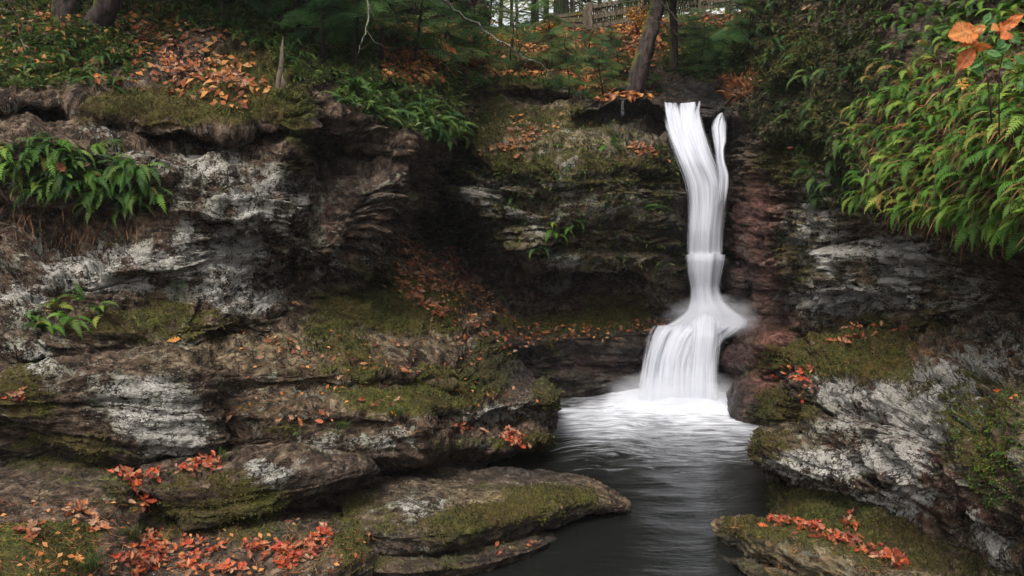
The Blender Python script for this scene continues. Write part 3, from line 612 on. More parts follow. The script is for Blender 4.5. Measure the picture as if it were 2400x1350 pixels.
o = curtain('tan_slab', Sl, (.33, 0), 64, .055, .55, .5, .05, attrs={'tan': .35, 'moss': .05})
thing(o, 'tan tilted rock slab at the bottom right holding a line of red leaves', 'slab')
o = curtain('sunken_slab', [
 [(1680,1262,11),(1668,1280,10.2),(1672,1300,10.1),(1690,1330,10.2),(1690,1420,10.3)],
 [(1760,1290,10.2),(1740,1320,9.35),(1742,1345,9.2),(1750,1380,9.25),(1750,1450,9.3)],
 [(1900,1340,9.6),(1880,1380,8.7),(1880,1400,8.6),(1880,1430,8.6),(1880,1500,8.7)],
 [(2100,1440,8.6),(2080,1480,7.8),(2080,1500,7.7),(2080,1530,7.7),(2080,1600,7.8)]], (.3, 0), 65, .05, .6, .4, .06, attrs={'moss': .1, 'wet': .3})
thing(o, 'dark wet slab lying half under the tan slab at the water', 'slab')

# --- left foreground
o = curtain('lichen_rock_wall', [
 [(-420,760,9.6),(-420,800,8.6),(-420,850,8.0),(-420,950,7.8),(-420,1040,8.0),(-420,1120,8.2),(-420,1200,8.4)],
 [(-120,770,10.2),(-120,812,9.3),(-120,860,8.8),(-120,950,8.6),(-120,1040,8.8),(-120,1120,9.0),(-120,1200,9.2)],
 [(60,775,10.3),(60,815,9.4),(60,860,8.9),(60,950,8.7),(60,1050,8.9),(60,1110,9.1),(60,1200,9.3)],
 [(250,770,10.5),(250,812,9.5),(250,850,9.0),(250,950,8.8),(250,1060,8.85),(250,1100,9.1),(250,1200,9.3)],
 [(400,765,10.7),(400,800,9.7),(400,835,9.25),(400,940,9.0),(400,1050,9.0),(400,1090,9.2),(400,1200,9.5)],
 [(495,770,10.9),(498,805,10.0),(498,845,9.45),(500,940,9.25),(508,1040,9.2),(508,1080,9.3),(500,1200,9.6)],
 [(525,780,11.2),(525,830,10.3),(526,880,9.9),(528,950,9.65),(530,1030,9.6),(522,1080,10),(522,1200,10.2)]], (.03, 0), 71, .10, 1.2, .6, .10, attrs={'lichen': .1})
thing(o, 'rough rock wall with a large pale lichen bloom at the lower left', 'rock')
Ot = [
 [(420,700,12.5),(428,760,11.4),(440,820,10.4),(465,866,9.75),(478,905,9.7),(486,960,9.6),(490,1000,9.6),(496,1040,9.6),(496,1085,9.8),(496,1150,10.2),(496,1250,10.4)],
 [(560,700,12.3),(560,745,11.4),(550,815,10.4),(540,868,9.8),(545,905,9.75),(545,965,9.55),(545,995,9.5),(550,1030,9.4),(550,1085,9.4),(560,1150,9.7),(560,1250,9.9)],
 [(700,705,12.8),(700,745,11.8),(690,810,10.8),(690,872,10.1),(690,905,10.05),(690,965,9.6),(690,992,9.5),(690,1035,9.4),(690,1085,9.35),(700,1150,9.6),(700,1250,9.8)],
 [(820,715,13.6),(830,750,12.6),(830,810,11.5),(830,875,10.6),(830,905,10.55),(830,965,9.9),(830,995,9.8),(830,1035,9.6),(850,1075,9.6),(850,1130,10.2),(850,1250,10)],
 [(920,735,14.2),(930,760,13.4),(950,815,12.1),(960,878,11.1),(960,905,11.1),(960,965,10.3),(965,990,10.3),(960,1020,10.1),(960,1060,10.1),(950,1120,10.9),(950,1250,10.4)],
 [(1030,765,14.6),(1040,782,13.9),(1070,825,12.9),(1080,880,12.0),(1080,905,11.9),(1090,965,11.1),(1090,990,11.3),(1085,1010,11.1),(1080,1050,10.8),(1060,1090,11.6),(1050,1250,11)],
 [(1130,790,15.2),(1145,818,14.6),(1160,855,14.0),(1170,885,13.3),(1180,910,13.0),(1190,950,12.2),(1190,985,12.4),(1185,1005,12.0),(1180,1045,11.6),(1170,1085,12.6),(1160,1250,12)],
 [(1165,800,16.5),(1180,840,16),(1225,888,14.6),(1240,895,14.1),(1262,905,13.4),(1278,935,12.7),(1280,975,12.8),(1276,1000,12.6),(1262,1040,12.2),(1240,1078,13.2),(1230,1250,13)],
 [(1170,810,18),(1200,850,17),(1245,893,15.6),(1270,900,14.9),(1298,918,14.2),(1308,945,13.7),(1309,978,13.6),(1300,1005,13.3),(1285,1040,13.3),(1248,1080,14),(1240,1250,14)],
 [(1150,820,19),(1190,860,18),(1240,900,16.6),(1265,905,16),(1290,925,15.6),(1300,950,15.2),(1300,980,15),(1290,1005,15),(1275,1040,15),(1240,1080,15),(1230,1250,15)]]
o = curtain('rock_outcrop', Ot, (.02, 0), 72, .12, .8, .7, .11)
thing(o, 'large stepped rock outcrop reaching right over the pool with leafy mossy tops', 'rock')
o = curtain('rock_block', [
 [(325,1075,10.4),(318,1110,9.6),(316,1150,9.3),(330,1195,9.2),(345,1225,9.3),(345,1260,9.8),(345,1350,10)],
 [(380,1068,10.4),(370,1100,9.3),(362,1145,8.95),(365,1195,8.85),(372,1232,8.95),(378,1262,9.5),(380,1350,9.7)],
 [(500,1055,10.2),(500,1090,9.25),(500,1130,8.9),(500,1190,8.75),(495,1236,8.8),(500,1262,9.4),(500,1350,9.6)],
 [(620,1040,10.2),(620,1065,9.25),(620,1110,8.95),(620,1160,8.85),(620,1200,8.95),(620,1225,9.5),(620,1350,9.6)],
 [(760,1040,10.4),(760,1065,9.5),(760,1100,9.15),(760,1140,9.1),(760,1170,9.25),(760,1190,9.8),(760,1350,9.8)],
 [(860,1050,10.8),(862,1075,9.9),(865,1100,9.5),(868,1125,9.5),(868,1145,9.7),(868,1165,10.2),(868,1350,10.2)],
 [(900,1060,11.4),(905,1085,10.8),(905,1105,10.6),(905,1125,10.6),(905,1145,10.6),(905,1170,10.9),(905,1350,11)]], (-.10, 0), 73, .10, .8, .6, .07, attrs={'lichen': -.1})
thing(o, 'rounded overhanging rock block with a streaky white patch on its face', 'rock')
o = curtain('back_rock', [
 [(860,1030,13),(880,1060,12.2),(885,1110,11.6),(885,1160,11.0),(885,1240,10.8)],
 [(950,1030,13),(950,1060,12),(945,1105,10.9),(950,1150,10.3),(950,1240,10.2)],
 [(1060,1030,13.4),(1060,1060,12.4),(1060,1100,11.3),(1060,1140,10.7),(1060,1240,10.6)],
 [(1170,1030,14),(1170,1060,13),(1170,1100,12.4),(1170,1140,11.4),(1170,1240,11.2)],
 [(1250,1030,15),(1246,1060,13.8),(1240,1100,13.2),(1245,1140,12.4),(1250,1240,12)],
 [(1255,1030,17),(1250,1060,16),(1246,1100,15),(1250,1140,14),(1250,1240,13)]], (.1, 0), 74, .09, .7, .5, .08, attrs={'lichen': .05})
thing(o, 'shaded back wall of rock beneath the outcrop ledge', 'rock')
o = curtain('tongue_slab', [
 [(790,1130,11.4),(800,1180,10.2),(810,1235,9.6),(815,1262,9.5),(820,1290,9.6),(820,1340,9.9),(820,1420,10)],
 [(900,1120,11.4),(905,1170,10.2),(910,1225,9.4),(915,1262,9.2),(920,1292,9.3),(920,1330,9.7),(920,1420,9.8)],
 [(1040,1115,11.8),(1050,1160,10.6),(1060,1210,9.8),(1065,1250,9.5),(1065,1280,9.6),(1060,1300,10.1),(1060,1420,10)],
 [(1170,1108,12.4),(1190,1145,11.2),(1210,1180,10.5),(1215,1215,10.1),(1215,1245,10.2),(1215,1265,10.7),(1215,1420,10.5)],
 [(1280,1108,12.8),(1310,1135,11.8),(1330,1162,11.1),(1335,1185,10.8),(1335,1208,10.9),(1335,1225,11.3),(1335,1300,11.2)],
 [(1370,1130,12.5),(1400,1148,11.7),(1420,1165,11.2),(1422,1182,11.05),(1422,1195,11.1),(1420,1210,11.4),(1420,1260,11.3)],
 [(1440,1160,12.2),(1452,1170,11.7),(1462,1180,11.35),(1463,1188,11.3),(1462,1196,11.35),(1455,1205,11.5),(1450,1240,11.5)],
 [(1440,1166,12.6),(1455,1175,12.3),(1468,1183,12.1),(1468,1190,12.1),(1468,1198,12.1),(1460,1206,12.1),(1455,1240,12.1)]], (.02, 0), 75, .055, .6, .5, .05, attrs={'moss': .1, 'tan': .15})
thing(o, 'flat tongue of rock pointing right into the dark water', 'slab')
o = curtain('low_slab', [
 [(820,1230,10.2),(825,1290,9.4),(830,1330,9.0),(832,1360,9.0),(835,1450,9.2)],
 [(950,1250,10.2),(955,1300,9.2),(960,1335,8.9),(962,1365,8.9),(965,1450,9.1)],
 [(1100,1250,10.4),(1110,1285,9.6),(1120,1315,9.2),(1122,1335,9.2),(1125,1420,9.3)],
 [(1220,1242,10.7),(1230,1265,10.0),(1240,1285,9.7),(1242,1300,9.7),(1245,1380,9.8)],
 [(1275,1246,10.8),(1288,1258,10.3),(1294,1270,10.1),(1295,1285,10.1),(1290,1350,10.2)],
 [(1280,1250,11.4),(1294,1262,11),(1300,1274,10.8),(1300,1288,10.8),(1295,1350,10.8)]], (0, 0), 76, .045, .7, .4, .05, attrs={'moss': .1, 'wet': .1})
thing(o, 'low dark slab at the waterline under the tongue of rock', 'slab')
Fg = [
 [(-420,1080,9.6),(-420,1120,8.6),(-420,1180,8.0),(-420,1240,7.5),(-420,1300,7.1),(-420,1380,6.7),(-420,1500,6.5)],
 [(-120,1085,10),(-120,1115,9.2),(-120,1165,8.6),(-120,1220,8.1),(-120,1290,7.6),(-120,1370,7.2),(-120,1500,7.0)],
 [(80,1085,10),(80,1112,9.3),(80,1150,8.8),(80,1200,8.35),(80,1270,7.9),(80,1350,7.5),(80,1500,7.2)],
 [(230,1085,10),(230,1108,9.4),(230,1140,9.0),(230,1200,8.6),(230,1275,8.15),(230,1350,7.8),(230,1500,7.5)],
 [(310,1090,10.2),(312,1110,9.5),(315,1150,9.2),(320,1210,8.9),(325,1285,8.3),(330,1350,8.0),(330,1500,7.7)],
 [(345,1120,10.4),(348,1180,9.6),(350,1220,9.3),(352,1250,9.0),(360,1300,8.5),(365,1350,8.1),(370,1500,7.8)],
 [(480,1150,10.6),(490,1215,9.7),(500,1245,9.3),(500,1262,9.0),(500,1305,8.6),(505,1350,8.2),(510,1500,7.9)],
 [(640,1150,10.6),(650,1200,9.8),(650,1230,9.3),(655,1252,9.0),(660,1300,8.6),(665,1350,8.25),(670,1500,8.0)],
 [(780,1170,10.6),(785,1205,9.9),(790,1232,9.4),(800,1258,9.1),(810,1300,8.8),(812,1350,8.5),(810,1500,8.2)],
 [(840,1180,11),(850,1215,10.3),(858,1240,9.8),(866,1268,9.5),(868,1305,9.2),(862,1350,9.0),(855,1500,8.8)],
 [(845,1190,12),(865,1225,11.3),(872,1250,10.8),(876,1280,10.5),(874,1315,10.3),(868,1350,10),(860,1500,10)]]
o = curtain('leafy_ledge', Fg, (0, 0), 77, .05, .9, .4, .09, attrs={'moss': .05})
structure(o, 'low foreground ledge strewn with orange leaves at the bottom left')

o = curtain('gully_wall', [
 [(860,230,20),(860,300,20),(860,400,19.8),(860,500,19.8),(860,590,20),(860,660,20.5)],
 [(960,240,20.4),(955,300,19.9),(950,400,19.4),(950,500,19.4),(950,560,19.6),(950,660,20)],
 [(1030,250,20.4),(1030,300,19.9),(1020,400,19.1),(1010,490,19.2),(1010,560,20.4),(1010,660,20.6)],
 [(1110,260,20.6),(1110,300,20.2),(1110,400,19.4),(1110,490,19.6),(1110,560,21),(1110,660,21)],
 [(1200,260,21),(1200,300,20.8),(1200,400,20.4),(1200,490,20.6),(1200,560,21.4),(1200,660,21.4)]], (.05, 0), 81, .14, .9, .8, .12, attrs={'moss': .1})
structure(o, 'dark rock wall closing the back of the gully, with a low cave')
# ---------------------------------------------------------------- water
def water_material():
    t = NT('pool_water')
    geo = t.n('NewGeometry'); P = geo.outputs['Position']
    foam = t.attr('foam'); st = t.attr('flow', True)
    s1 = t.noise(st, 1.0, 7, .68, .08); 
    m2 = t.n('VectorMath', operation='SCALE'); t.set(m2.inputs[0], st); m2.inputs['Scale'].default_value = 2.7
    s2 = t.noise(m2.outputs[0], 1.0, 5, .62, .15)
    big = t.noise(P, .8, 3)
    v = t.math('ADD', t.math('MULTIPLY', t.math('SUBTRACT', s1, .5), 2.2), t.math('MULTIPLY', t.math('SUBTRACT', s2, .5), 2.0))
    v = t.math('ADD', v, t.math('MULTIPLY', t.math('SUBTRACT', big, .5), .5))
    f = t.math('POWER', t.mr(t.math('ADD', foam, v), .0, 1.5, 0, 1, False), 1.5)
    col = t.mix(f, (.008, .009, .008), (.68, .70, .76))
    mp = t.n('Mapping'); t.set(mp.inputs['Vector'], P); mp.inputs['Scale'].default_value = (1.2, 3.2, 1)
    rip = t.noise(mp.outputs[0], 3.4, 5, .6, .6)
    h = t.math('ADD', t.math('MULTIPLY', rip, .8), t.math('MULTIPLY', s1, .5))
    nb = t.bump(h, 1, .014)
    return t.done(t.bsdf(col, t.mr(f, 0, .5, .12, .9), nb, .09))
POOL = water_material()
def falls_material(name, cover, soft):
    t = NT(name)
    u = t.attr('across'); v = t.attr('down'); e = t.attr('body')
    cv = t.n('CombineXYZ'); t.set(cv.inputs[0], t.math('MULTIPLY', u, 6.5)); t.set(cv.inputs[1], t.math('MULTIPLY', v, .45))
    s1 = t.noise(cv.outputs[0], 1.3, 4, .6, .15)
    cv2 = t.n('CombineXYZ'); t.set(cv2.inputs[0], t.math('MULTIPLY', u, 34)); t.set(cv2.inputs[1], t.math('MULTIPLY', v, .8)); cv2.inputs[2].default_value = 4
    s2 = t.noise(cv2.outputs[0], 1.2, 3, .6)
    s = t.math('ADD', t.math('MULTIPLY', t.math('SUBTRACT', s1, .5), 1.0), t.math('MULTIPLY', t.math('SUBTRACT', s2, .5), 1.0))
    a = t.mr(t.math('ADD', t.math('ADD', e, s), cover - 1), .0, soft)
    col = t.mix(t.mr(s, -.40, .30), (.36, .38, .45), (.66, .675, .73))
    nb = t.bump(t.math('ADD', s1, t.math('MULTIPLY', s2, .5)),   .35, .03)
    b = t.bsdf(col, .7, nb, .3)
    tr = t.n('BsdfTranslucent'); t.set(tr.inputs[0], (.66, .68, .74)); 
    m = t.n('MixShader'); m.inputs[0].default_value = .25; t.t.links.new(b, m.inputs[1]); t.t.links.new(tr.outputs[0], m.inputs[2])
    tp = t.n('BsdfTransparent')
    mm = t.n('MixShader'); t.set(mm.inputs[0], a); t.t.links.new(tp.outputs[0], mm.inputs[1]); t.t.links.new(m.outputs[0], mm.inputs[2])
    return t.done(mm.outputs[0])
FALL = falls_material('falling_water', 1.0, 1.15)
VEIL = falls_material('thin_water_veil', .62, .8)

FX, FY = at(1590, 945, 17.0).x, 17.0
def pool():
    pys = np.concatenate([np.linspace(900, 1100, 90), np.linspace(1102, 1480, 120)])
    pxs = np.linspace(1080, 1960, 330)
    # world grid, denser towards the falls
    Y = np.interp(np.arange(len(pys)), np.arange(len(pys)), [CZ / ((py - 520) / F) if py > 521 else 90 for py in pys])
    Y[0] = 19.5
    gx, gy = np.meshgrid(np.linspace(-.9, 5.2, 330), np.linspace(19.5, 6.3, 260))
    gx = gx.astype(np.float32); gy = gy.astype(np.float32)
    dx = gx - FX; dy = (gy - FY)
    r = np.hypot(dx * .85, dy * 1.0); th = np.arctan2(-dy, dx)
    th2 = th + .04 * r + .07 * vn(gx * .8, gy * .8, 0)
    foam = 1.0 * np.exp(-(r / .95) ** 2) + 1.26 * np.exp(-(r / 3.5) ** 2) - .11 * np.clip(r - 3.0, 0, 4.5) + .12 - .34 * np.clip(r - 4.4, 0, 3)
    foam += .25 * np.exp(-((r - 3.3) / .35) ** 2) * vn(gx * .9, gy * .9, 3)
    foam -= .55 * sstep(3.6, 2.6, dx * 0 + gy - 9.0 + 0) * 0
    foam -= .9 * sstep(15.7, 16.5, gy) * sstep(.8, 1.5, np.abs(dx)) + .25 * sstep(1.8, 3.0, np.abs(dx))
    # small wisps lower down where the water speeds up
    for (px, py, rx, ry, v) in ((1370, 1225, 110, 14, .55), (1500, 1160, 60, 30, .25), (1480, 1300, 90, 40, .30), (1540, 1200, 60, 25, .3), (1660, 1290, 70, 60, .25), (1350, 1100, 110, 8, .45), (1600, 1110, 150, 25, .15), (1420, 950, 80, 14, .35)):
        p = at(px, py, 1.0); d = (p - Vector((0, 0, CZ))); q = Vector((0, 0, CZ)) + d * (CZ / -d.z)
        sx_ = rx / F * q.y; sy_ = ry / F * q.y * q.y / CZ
        foam += v * np.exp(-((gx - q.x) / sx_) ** 2 - ((gy - q.y) / sy_) ** 2)
    z = .05 * np.exp(-(r / 1.5) ** 2) * fbm(np.stack([gx, gy, gx * 0], -1), 2.2, 3) + .02 * vn(gx * 2.2, gy * 3.5, 1) * np.exp(-(r / 4)) + .14 * np.exp(-(r / .8) ** 2)
    z += .010 * vn(gx * 3, gy * 5, 5)
    V = np.stack([gx, gy, z], -1)
    wv = .30 * vn(gx * .9, gy * .9, 9) + .12 * vn(gx * 2.4, gy * 2.4, 4)
    flow = np.stack([gx * 1.15 + wv * 1.5, (gy + .22 * dx * dx / (1 + .25 * r * r) * 1.0 + wv) * 4.2, 0 * r], -1)
    n0, n1 = gx.shape; idx = np.arange(n0 * n1).reshape(n0, n1)
    Q = np.stack([idx[:-1, :-1], idx[1:, :-1], idx[1:, 1:], idx[:-1, 1:]], -1).reshape(-1, 4)
    # keep the wave pattern continuous: flow stored per point
    me = mesh_np('pool', V, Q, POOL, {'foam': foam.reshape(-1), 'flow': flow.reshape(-1, 3)})
    o = link('pool', me); structure(o, 'dark plunge pool with white churned water below the falls')
    # the stream bed and water carry on towards the viewer and sideways, under the rocks
    V = np.array([[-14, 2, -.14], [14, 2, -.14], [14, 21, -.14], [-14, 21, -.14]], np.float32)
    me = mesh_np('stream_water', V, np.array([[0, 1, 2, 3]]), POOL, {'foam': np.full(4, -.8), 'flow': V})
    structure(link('stream', me), 'dark stream water')
    bed = mesh_np('stream_bed', V + [0, 0, -.8], np.array([[0, 1, 2, 3]]), ROCK)
    structure(link('ground', bed), 'stream bed')
pool()

def sheet(rows, bulge=.16, nU=60, fold=.03, seed=1, pad=.12, body=2.2, nfold=7, side=1.0):
    """rows: (py, left px, right px, Y); returns a mesh of falling water with real folds"""
    A = []
    for row in rows:
        py, l, r, Y = row[:4]; of = row[4] if len(row) > 4 else (0,) * 5
        A.append([tuple(at(l + (r - l) * k, py + q, Y + bulge * (2 * k - 1) ** 2 * side)) for k, q in zip((0, .25, .5, .75, 1), of)])
    A = np.array(A, np.float64)                  # rows, 5, 3
    nr = len(rows)
    Tr = np.linspace(0, nr - 1, nr * 14); G = catmull(A, Tr)
    Tc = np.linspace(0, 4, nU); G = np.swapaxes(catmull(np.swapaxes(G, 0, 1), Tc), 0, 1).astype(np.float32)
    u = np.linspace(0, 1, nU, dtype=np.float32)[None, :].repeat(len(Tr), 0)
    seg = np.linalg.norm(np.diff(G[:, nU // 2], axis=0), axis=1); v = np.concatenate([[0], np.cumsum(seg)])[:, None].repeat(nU, 1)
    d = fold * vn(u * nfold + .15 * v, v * .35, seed) + fold * .5 * vn(u * nfold * 2.6, v * .5, seed + 3)
    G[..., 1] -= d * 2.2
    edge = np.minimum(u, 1 - u)
    b = np.minimum(edge / pad, 1) * body - .35 + .12 * vn(v * 1.1, u * 3, seed + 8)
    a, c = G.shape[:2]; idx = np.arange(a * c).reshape(a, c)
    Q = np.stack([idx[:-1, :-1], idx[1:, :-1], idx[1:, 1:], idx[:-1, 1:]], -1).reshape(-1, 4)
    return G.reshape(-1, 3), Q, dict(across=u.reshape(-1) * (1 + 0 * v.reshape(-1)), down=v.reshape(-1), body=b.reshape(-1))
def add_sheet(name, mat, par, left=0, fade_top=0, fade_bot=0, thin=0, **k):
    V, Q, a = sheet(**k)
    vm = a['down'].max()
    if left: a['body'] = a['body'] - left * np.exp(-(a['across'] / .33) ** 2)
    if fade_bot: a['body'] = a['body'] - 1.8 * sstep(vm - fade_bot, vm, a['down'])
    if thin:   # near the brink the water runs in separate bright strands
        st_ = vn(a['across'] * 9, a['down'] * .25, 5) * .9 + vn(a['across'] * 21, a['down'] * .3, 8) * .5
        a['body'] = a['body'] + np.exp(-a['down'] / thin) * (st_ * 1.7 - .35)
    if fade_top: a['body'] = a['body'] - 1.8 * sstep(fade_top, 0, a['down'])
    return link(name, mesh_np(name, V, Q, mat, a), par)
wf = empty('waterfall', at(1600, 945, 17), 'tall white waterfall dropping through the rock notch into the pool', 'waterfall')
wf['kind'] = 'structure'; del wf['category']
def rel(o): o.matrix_parent_inverse = wf.matrix_world.inverted(); return o
bpy.context.view_layer.update()
up_rows = [(237, 1534, 1664, 19.0, (-1, 3, 4, 2, -3)), (243, 1536, 1662, 18.62, (-1, 4, 6, 5, -5)), (262, 1541, 1658, 18.3), (300, 1550, 1664, 17.8), (340, 1566, 1674, 17.3), (380, 1582, 1688, 17.1), (430, 1600, 1711, 17.05),
           (480, 1607, 1708, 17.05), (540, 1606, 1701, 17.05), (590, 1604, 1700, 17.1), (604, 1603, 1701, 17.05), (612, 1604, 1700, 16.98)]
rel(add_sheet('upper_fall', FALL, wf, rows=up_rows, seed=3, thin=1.2, fold=.022, nfold=4, pad=.20, fade_bot=.22, body=2.0))
rel(add_sheet('side_strand', FALL, wf, rows=[(262, 1691, 1694, 18.4), (268, 1682, 1700, 18.3), (282, 1670, 1705, 18.1), (300, 1664, 1706, 17.7), (330, 1668, 1706, 17.3), (352, 1672, 1700, 17.1), (380, 1674, 1702, 17.0), (415, 1676, 1713, 16.95), (470, 1668, 1713, 16.95), (540, 1656, 1704, 17.0)],
          seed=9, fold=.03, nfold=3, pad=.3, fade_bot=1.2, fade_top=.12, body=1.9))
rel(add_sheet('neck_fall', FALL, wf, rows=[(592, 1600, 1704, 17.02), (612, 1602, 1702, 16.98), (640, 1606, 1696, 17.0), (675, 1614, 1690, 17.05), (705, 1612, 1700, 17.05), (730, 1600, 1730, 17.0), (752, 1566, 1766, 16.95), (772, 1530, 1756, 16.82), (800, 1512, 1724, 16.7), (840, 1505, 1700, 16.62)], fade_bot=.75,
          seed=14, fold=.02, nfold=3, pad=.17, fade_top=.05, body=2.0))
lo_rows = [(758, 1524, 1768, 17.15), (764, 1516, 1764, 16.92), (774, 1510, 1748, 16.78), (786, 1506, 1730, 16.72), (802, 1503, 1714, 16.68), (840, 1496, 1692, 16.62), (890, 1486, 1690, 16.58), (930, 1480, 1696, 16.5), (952, 1474, 1704, 16.35)]
rel(add_sheet('lower_fall', FALL, wf, rows=lo_rows, seed=21, fold=.012, nfold=8, pad=.30, body=2.0, bulge=.25, left=.75, fade_top=.5))
rel(add_sheet('lower_veil', VEIL, wf, rows=[(p, l - 8, r + 4, y - .12) for p, l, r, y in lo_rows], seed=33, fold=.03, nfold=12, pad=.18, body=1.5, bulge=.3, fade_top=.25))
rel(add_sheet('core_fall', FALL, wf, rows=[(715, 1622, 1688, 17.0), (750, 1608, 1700, 16.75), (790, 1600, 1704, 16.55), (860, 1594, 1696, 16.45), (948, 1586, 1702, 16.3)], seed=41, fold=.012, nfold=3, pad=.42, body=1.7, fade_top=.4, bulge=.1))
rel(add_sheet('trickle', VEIL, wf, rows=[(236, 1454, 1466, 18.5), (250, 1452, 1466, 18.45), (290, 1450, 1468, 18.4), (305, 1452, 1466, 18.4)], seed=5, fold=.01, nfold=2, body=.8, pad=.3, fade_bot=.3))
rel(add_sheet('trickle', VEIL, wf, rows=[(236, 1478, 1500, 18.5), (250, 1476, 1502, 18.45), (290, 1476, 1504, 18.4), (305, 1476, 1502, 18.4)], seed=6, fold=.01, nfold=2, body=.6, pad=.3, fade_bot=.3))
# spray: a small cloud of droplets where the water strikes the step and the pool
def spray(name, px, py, Y, rx, ry, rz, dens, label):
    t = NT(name + '_vapour')
    tc = t.n('TexCoord'); ln = t.n('VectorMath', operation='LENGTH'); t.set(ln.inputs[0], tc.outputs['Object'])
    nz = t.noise(tc.outputs['Object'], 1.6, 3, .6)
    g = t.mr(t.math('ADD', ln.outputs['Value'], t.math('MULTIPLY', t.math('SUBTRACT', nz, .5), 1.7)), .95, .15)
    v = t.n('VolumePrincipled'); t.set(v.inputs['Color'], (.96, .97, 1)); t.set(v.inputs['Density'], t.math('MULTIPLY', g, dens)); v.inputs['Anisotropy'].default_value = .2
    mat = t.done(None, v.outputs[0])
    mb = MB(); nu, nv = 20, 12
    for i in range(nv):
        for j in range(nu):
            q = []
            for (a, b) in ((i, j), (i + 1, j), (i + 1, j + 1), (i, j + 1)):
                th = math.pi * a / nv; ph = 2 * math.pi * b / nu
                q.append((math.sin(th) * math.cos(ph), math.sin(th) * math.sin(ph), math.cos(th)))
            mb.face(q)
    o = mb.build(name, mat); o.location = at(px, py, Y); o.scale = (rx, ry, rz); tag(o, label, None, None, 'stuff')
spray('spray', 1684, 742, 16.95, 1.05, .5, .40, 2.4, 'soft white spray where the fall hits the middle step')
spray('spray', 1600, 942, 16.3, 1.5, .9, .55, 2.6, 'low white spray at the foot of the lower fall')

# damp air filling the gorge
def haze():
    t = NT('damp_air'); v = t.n('VolumePrincipled'); v.inputs['Color'].default_value = (.93, .96, 1, 1); v.inputs['Density'].default_value = .0004
    mat = t.done(None, v.outputs[0]); mb = MB(); a, b = Vector((-45, -3, -1.8)), Vector((45, 95, 34))
    c = [Vector(((a, b)[i].x, (a, b)[j].y, (a, b)[k].z)) for i in (0, 1) for j in (0, 1) for k in (0, 1)]
    for f in ((0, 1, 3, 2), (4, 6, 7, 5), (0, 4, 5, 1), (2, 3, 7, 6), (0, 2, 6, 4), (1, 5, 7, 3)): mb.v = mb.v; mb.face([c[i] for i in f])
    o = mb.build('haze', mat, None, False); tag(o, 'thin damp haze in the gorge air', None, None, 'stuff')
haze()

def brook():
    zt = at(1600, 239, 18.6).z
    V = np.array([tuple(at(1530, 239, 18.62)), tuple(at(1668, 239, 18.62)), (6.2, 23, zt + .02), (3.2, 23, zt + .02)], np.float32); V[:2, 1] = 18.97; V[:, 2] = [zt - .04, zt - .04, zt, zt]
    structure(link('stream', mesh_np('brook', V, np.array([[0, 1, 2, 3]]), POOL, {'foam': np.array([.5, .5, -.5, -.5]), 'flow': V * 2})), 'shallow stream running to the brink of the falls')
brook()
# ---------------------------------------------------------------- what the eye meets at a pixel (used to stand things on the rock)
CELL = 4; X0, X1, Y0, Y1 = -420, 2900, -420, 1520
def zbuffer():
    W_, H_ = (X1 - X0) // CELL, (Y1 - Y0) // CELL
    V = np.concatenate([s[0] for s in SURF]); N = np.concatenate([s[1] for s in SURF]); M = np.concatenate([s[2] for s in SURF])
    px = np.concatenate([s[3] for s in SURF]); py = np.concatenate([s[4] for s in SURF])
    ix = ((px - X0) // CELL).astype(int); iy = ((py - Y0) // CELL).astype(int)
    facing = (N * (V - np.array([0, 0, CZ], np.float32))).sum(1) < 0
    ok = (ix >= 0) & (ix < W_) & (iy >= 0) & (iy < H_) & (V[:, 1] > 1) & facing
    k = np.nonzero(ok)[0]; k = k[np.argsort(-V[k, 1], kind='stable')]
    buf = np.full((H_, W_), -1, int); buf[iy[k], ix[k]] = k
    dep = np.where(buf >= 0, V[buf, 1], 1e9)
    best = buf.copy(); bd = dep.copy()           # fill pinholes with the nearer neighbour
    for a in (-1, 0, 1):
        for b in (-1, 0, 1):
            d2 = np.roll(np.roll(dep, a, 0), b, 1); i2 = np.roll(np.roll(buf, a, 0), b, 1)
            m = d2 < bd - .35
            best = np.where(m, i2, best); bd = np.where(m, d2, bd)
    return best, V, N, M
ZB, ZV, ZN, ZM = zbuffer()
def hit(px, py):
    ix, iy = int((px - X0) // CELL), int((py - Y0) // CELL)
    if not (0 <= ix < ZB.shape[1] and 0 <= iy < ZB.shape[0]): return None
    k = ZB[iy, ix]
    if k < 0: return None
    return Vector(ZV[k].tolist()), Vector(ZN[k].tolist()), float(ZM[k])

# ---------------------------------------------------------------- plant materials
def leafy(name, ramp, rough=.6, trans=.35, spec=.25, vary=.25):
    t = NT(name)
    oi = t.n('ObjectInfo'); r = t.math('FRACT', t.math('ADD', oi.outputs['Random'], t.attr('shade')))
    geo = t.n('NewGeometry'); nz = t.noise(geo.outputs['Position'], 28, 2)
    f = t.math('ADD', r, t.math('MULTIPLY', t.math('SUBTRACT', nz, .5), vary), clamp=True)
    c = t.ramp(f, ramp)
    b = t.bsdf(c, rough, None, spec)
    if trans:
        tr = t.n('BsdfTranslucent'); t.set(tr.inputs[0], c)
        m = t.n('MixShader'); m.inputs[0].default_value = trans; t.t.links.new(b, m.inputs[1]); t.t.links.new(tr.outputs[0], m.inputs[2])
        b = m.outputs[0]
    return t.done(b)
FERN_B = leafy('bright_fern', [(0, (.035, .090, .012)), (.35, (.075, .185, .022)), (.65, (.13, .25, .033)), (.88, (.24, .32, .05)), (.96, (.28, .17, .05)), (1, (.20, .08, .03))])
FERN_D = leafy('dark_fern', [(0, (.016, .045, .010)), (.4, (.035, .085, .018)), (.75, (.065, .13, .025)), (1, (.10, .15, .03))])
HEML = leafy('hemlock_needles', [(0, (.020, .055, .022)), (.45, (.042, .100, .034)), (.8, (.078, .155, .048)), (1, (.13, .18, .06))], .6, .55)
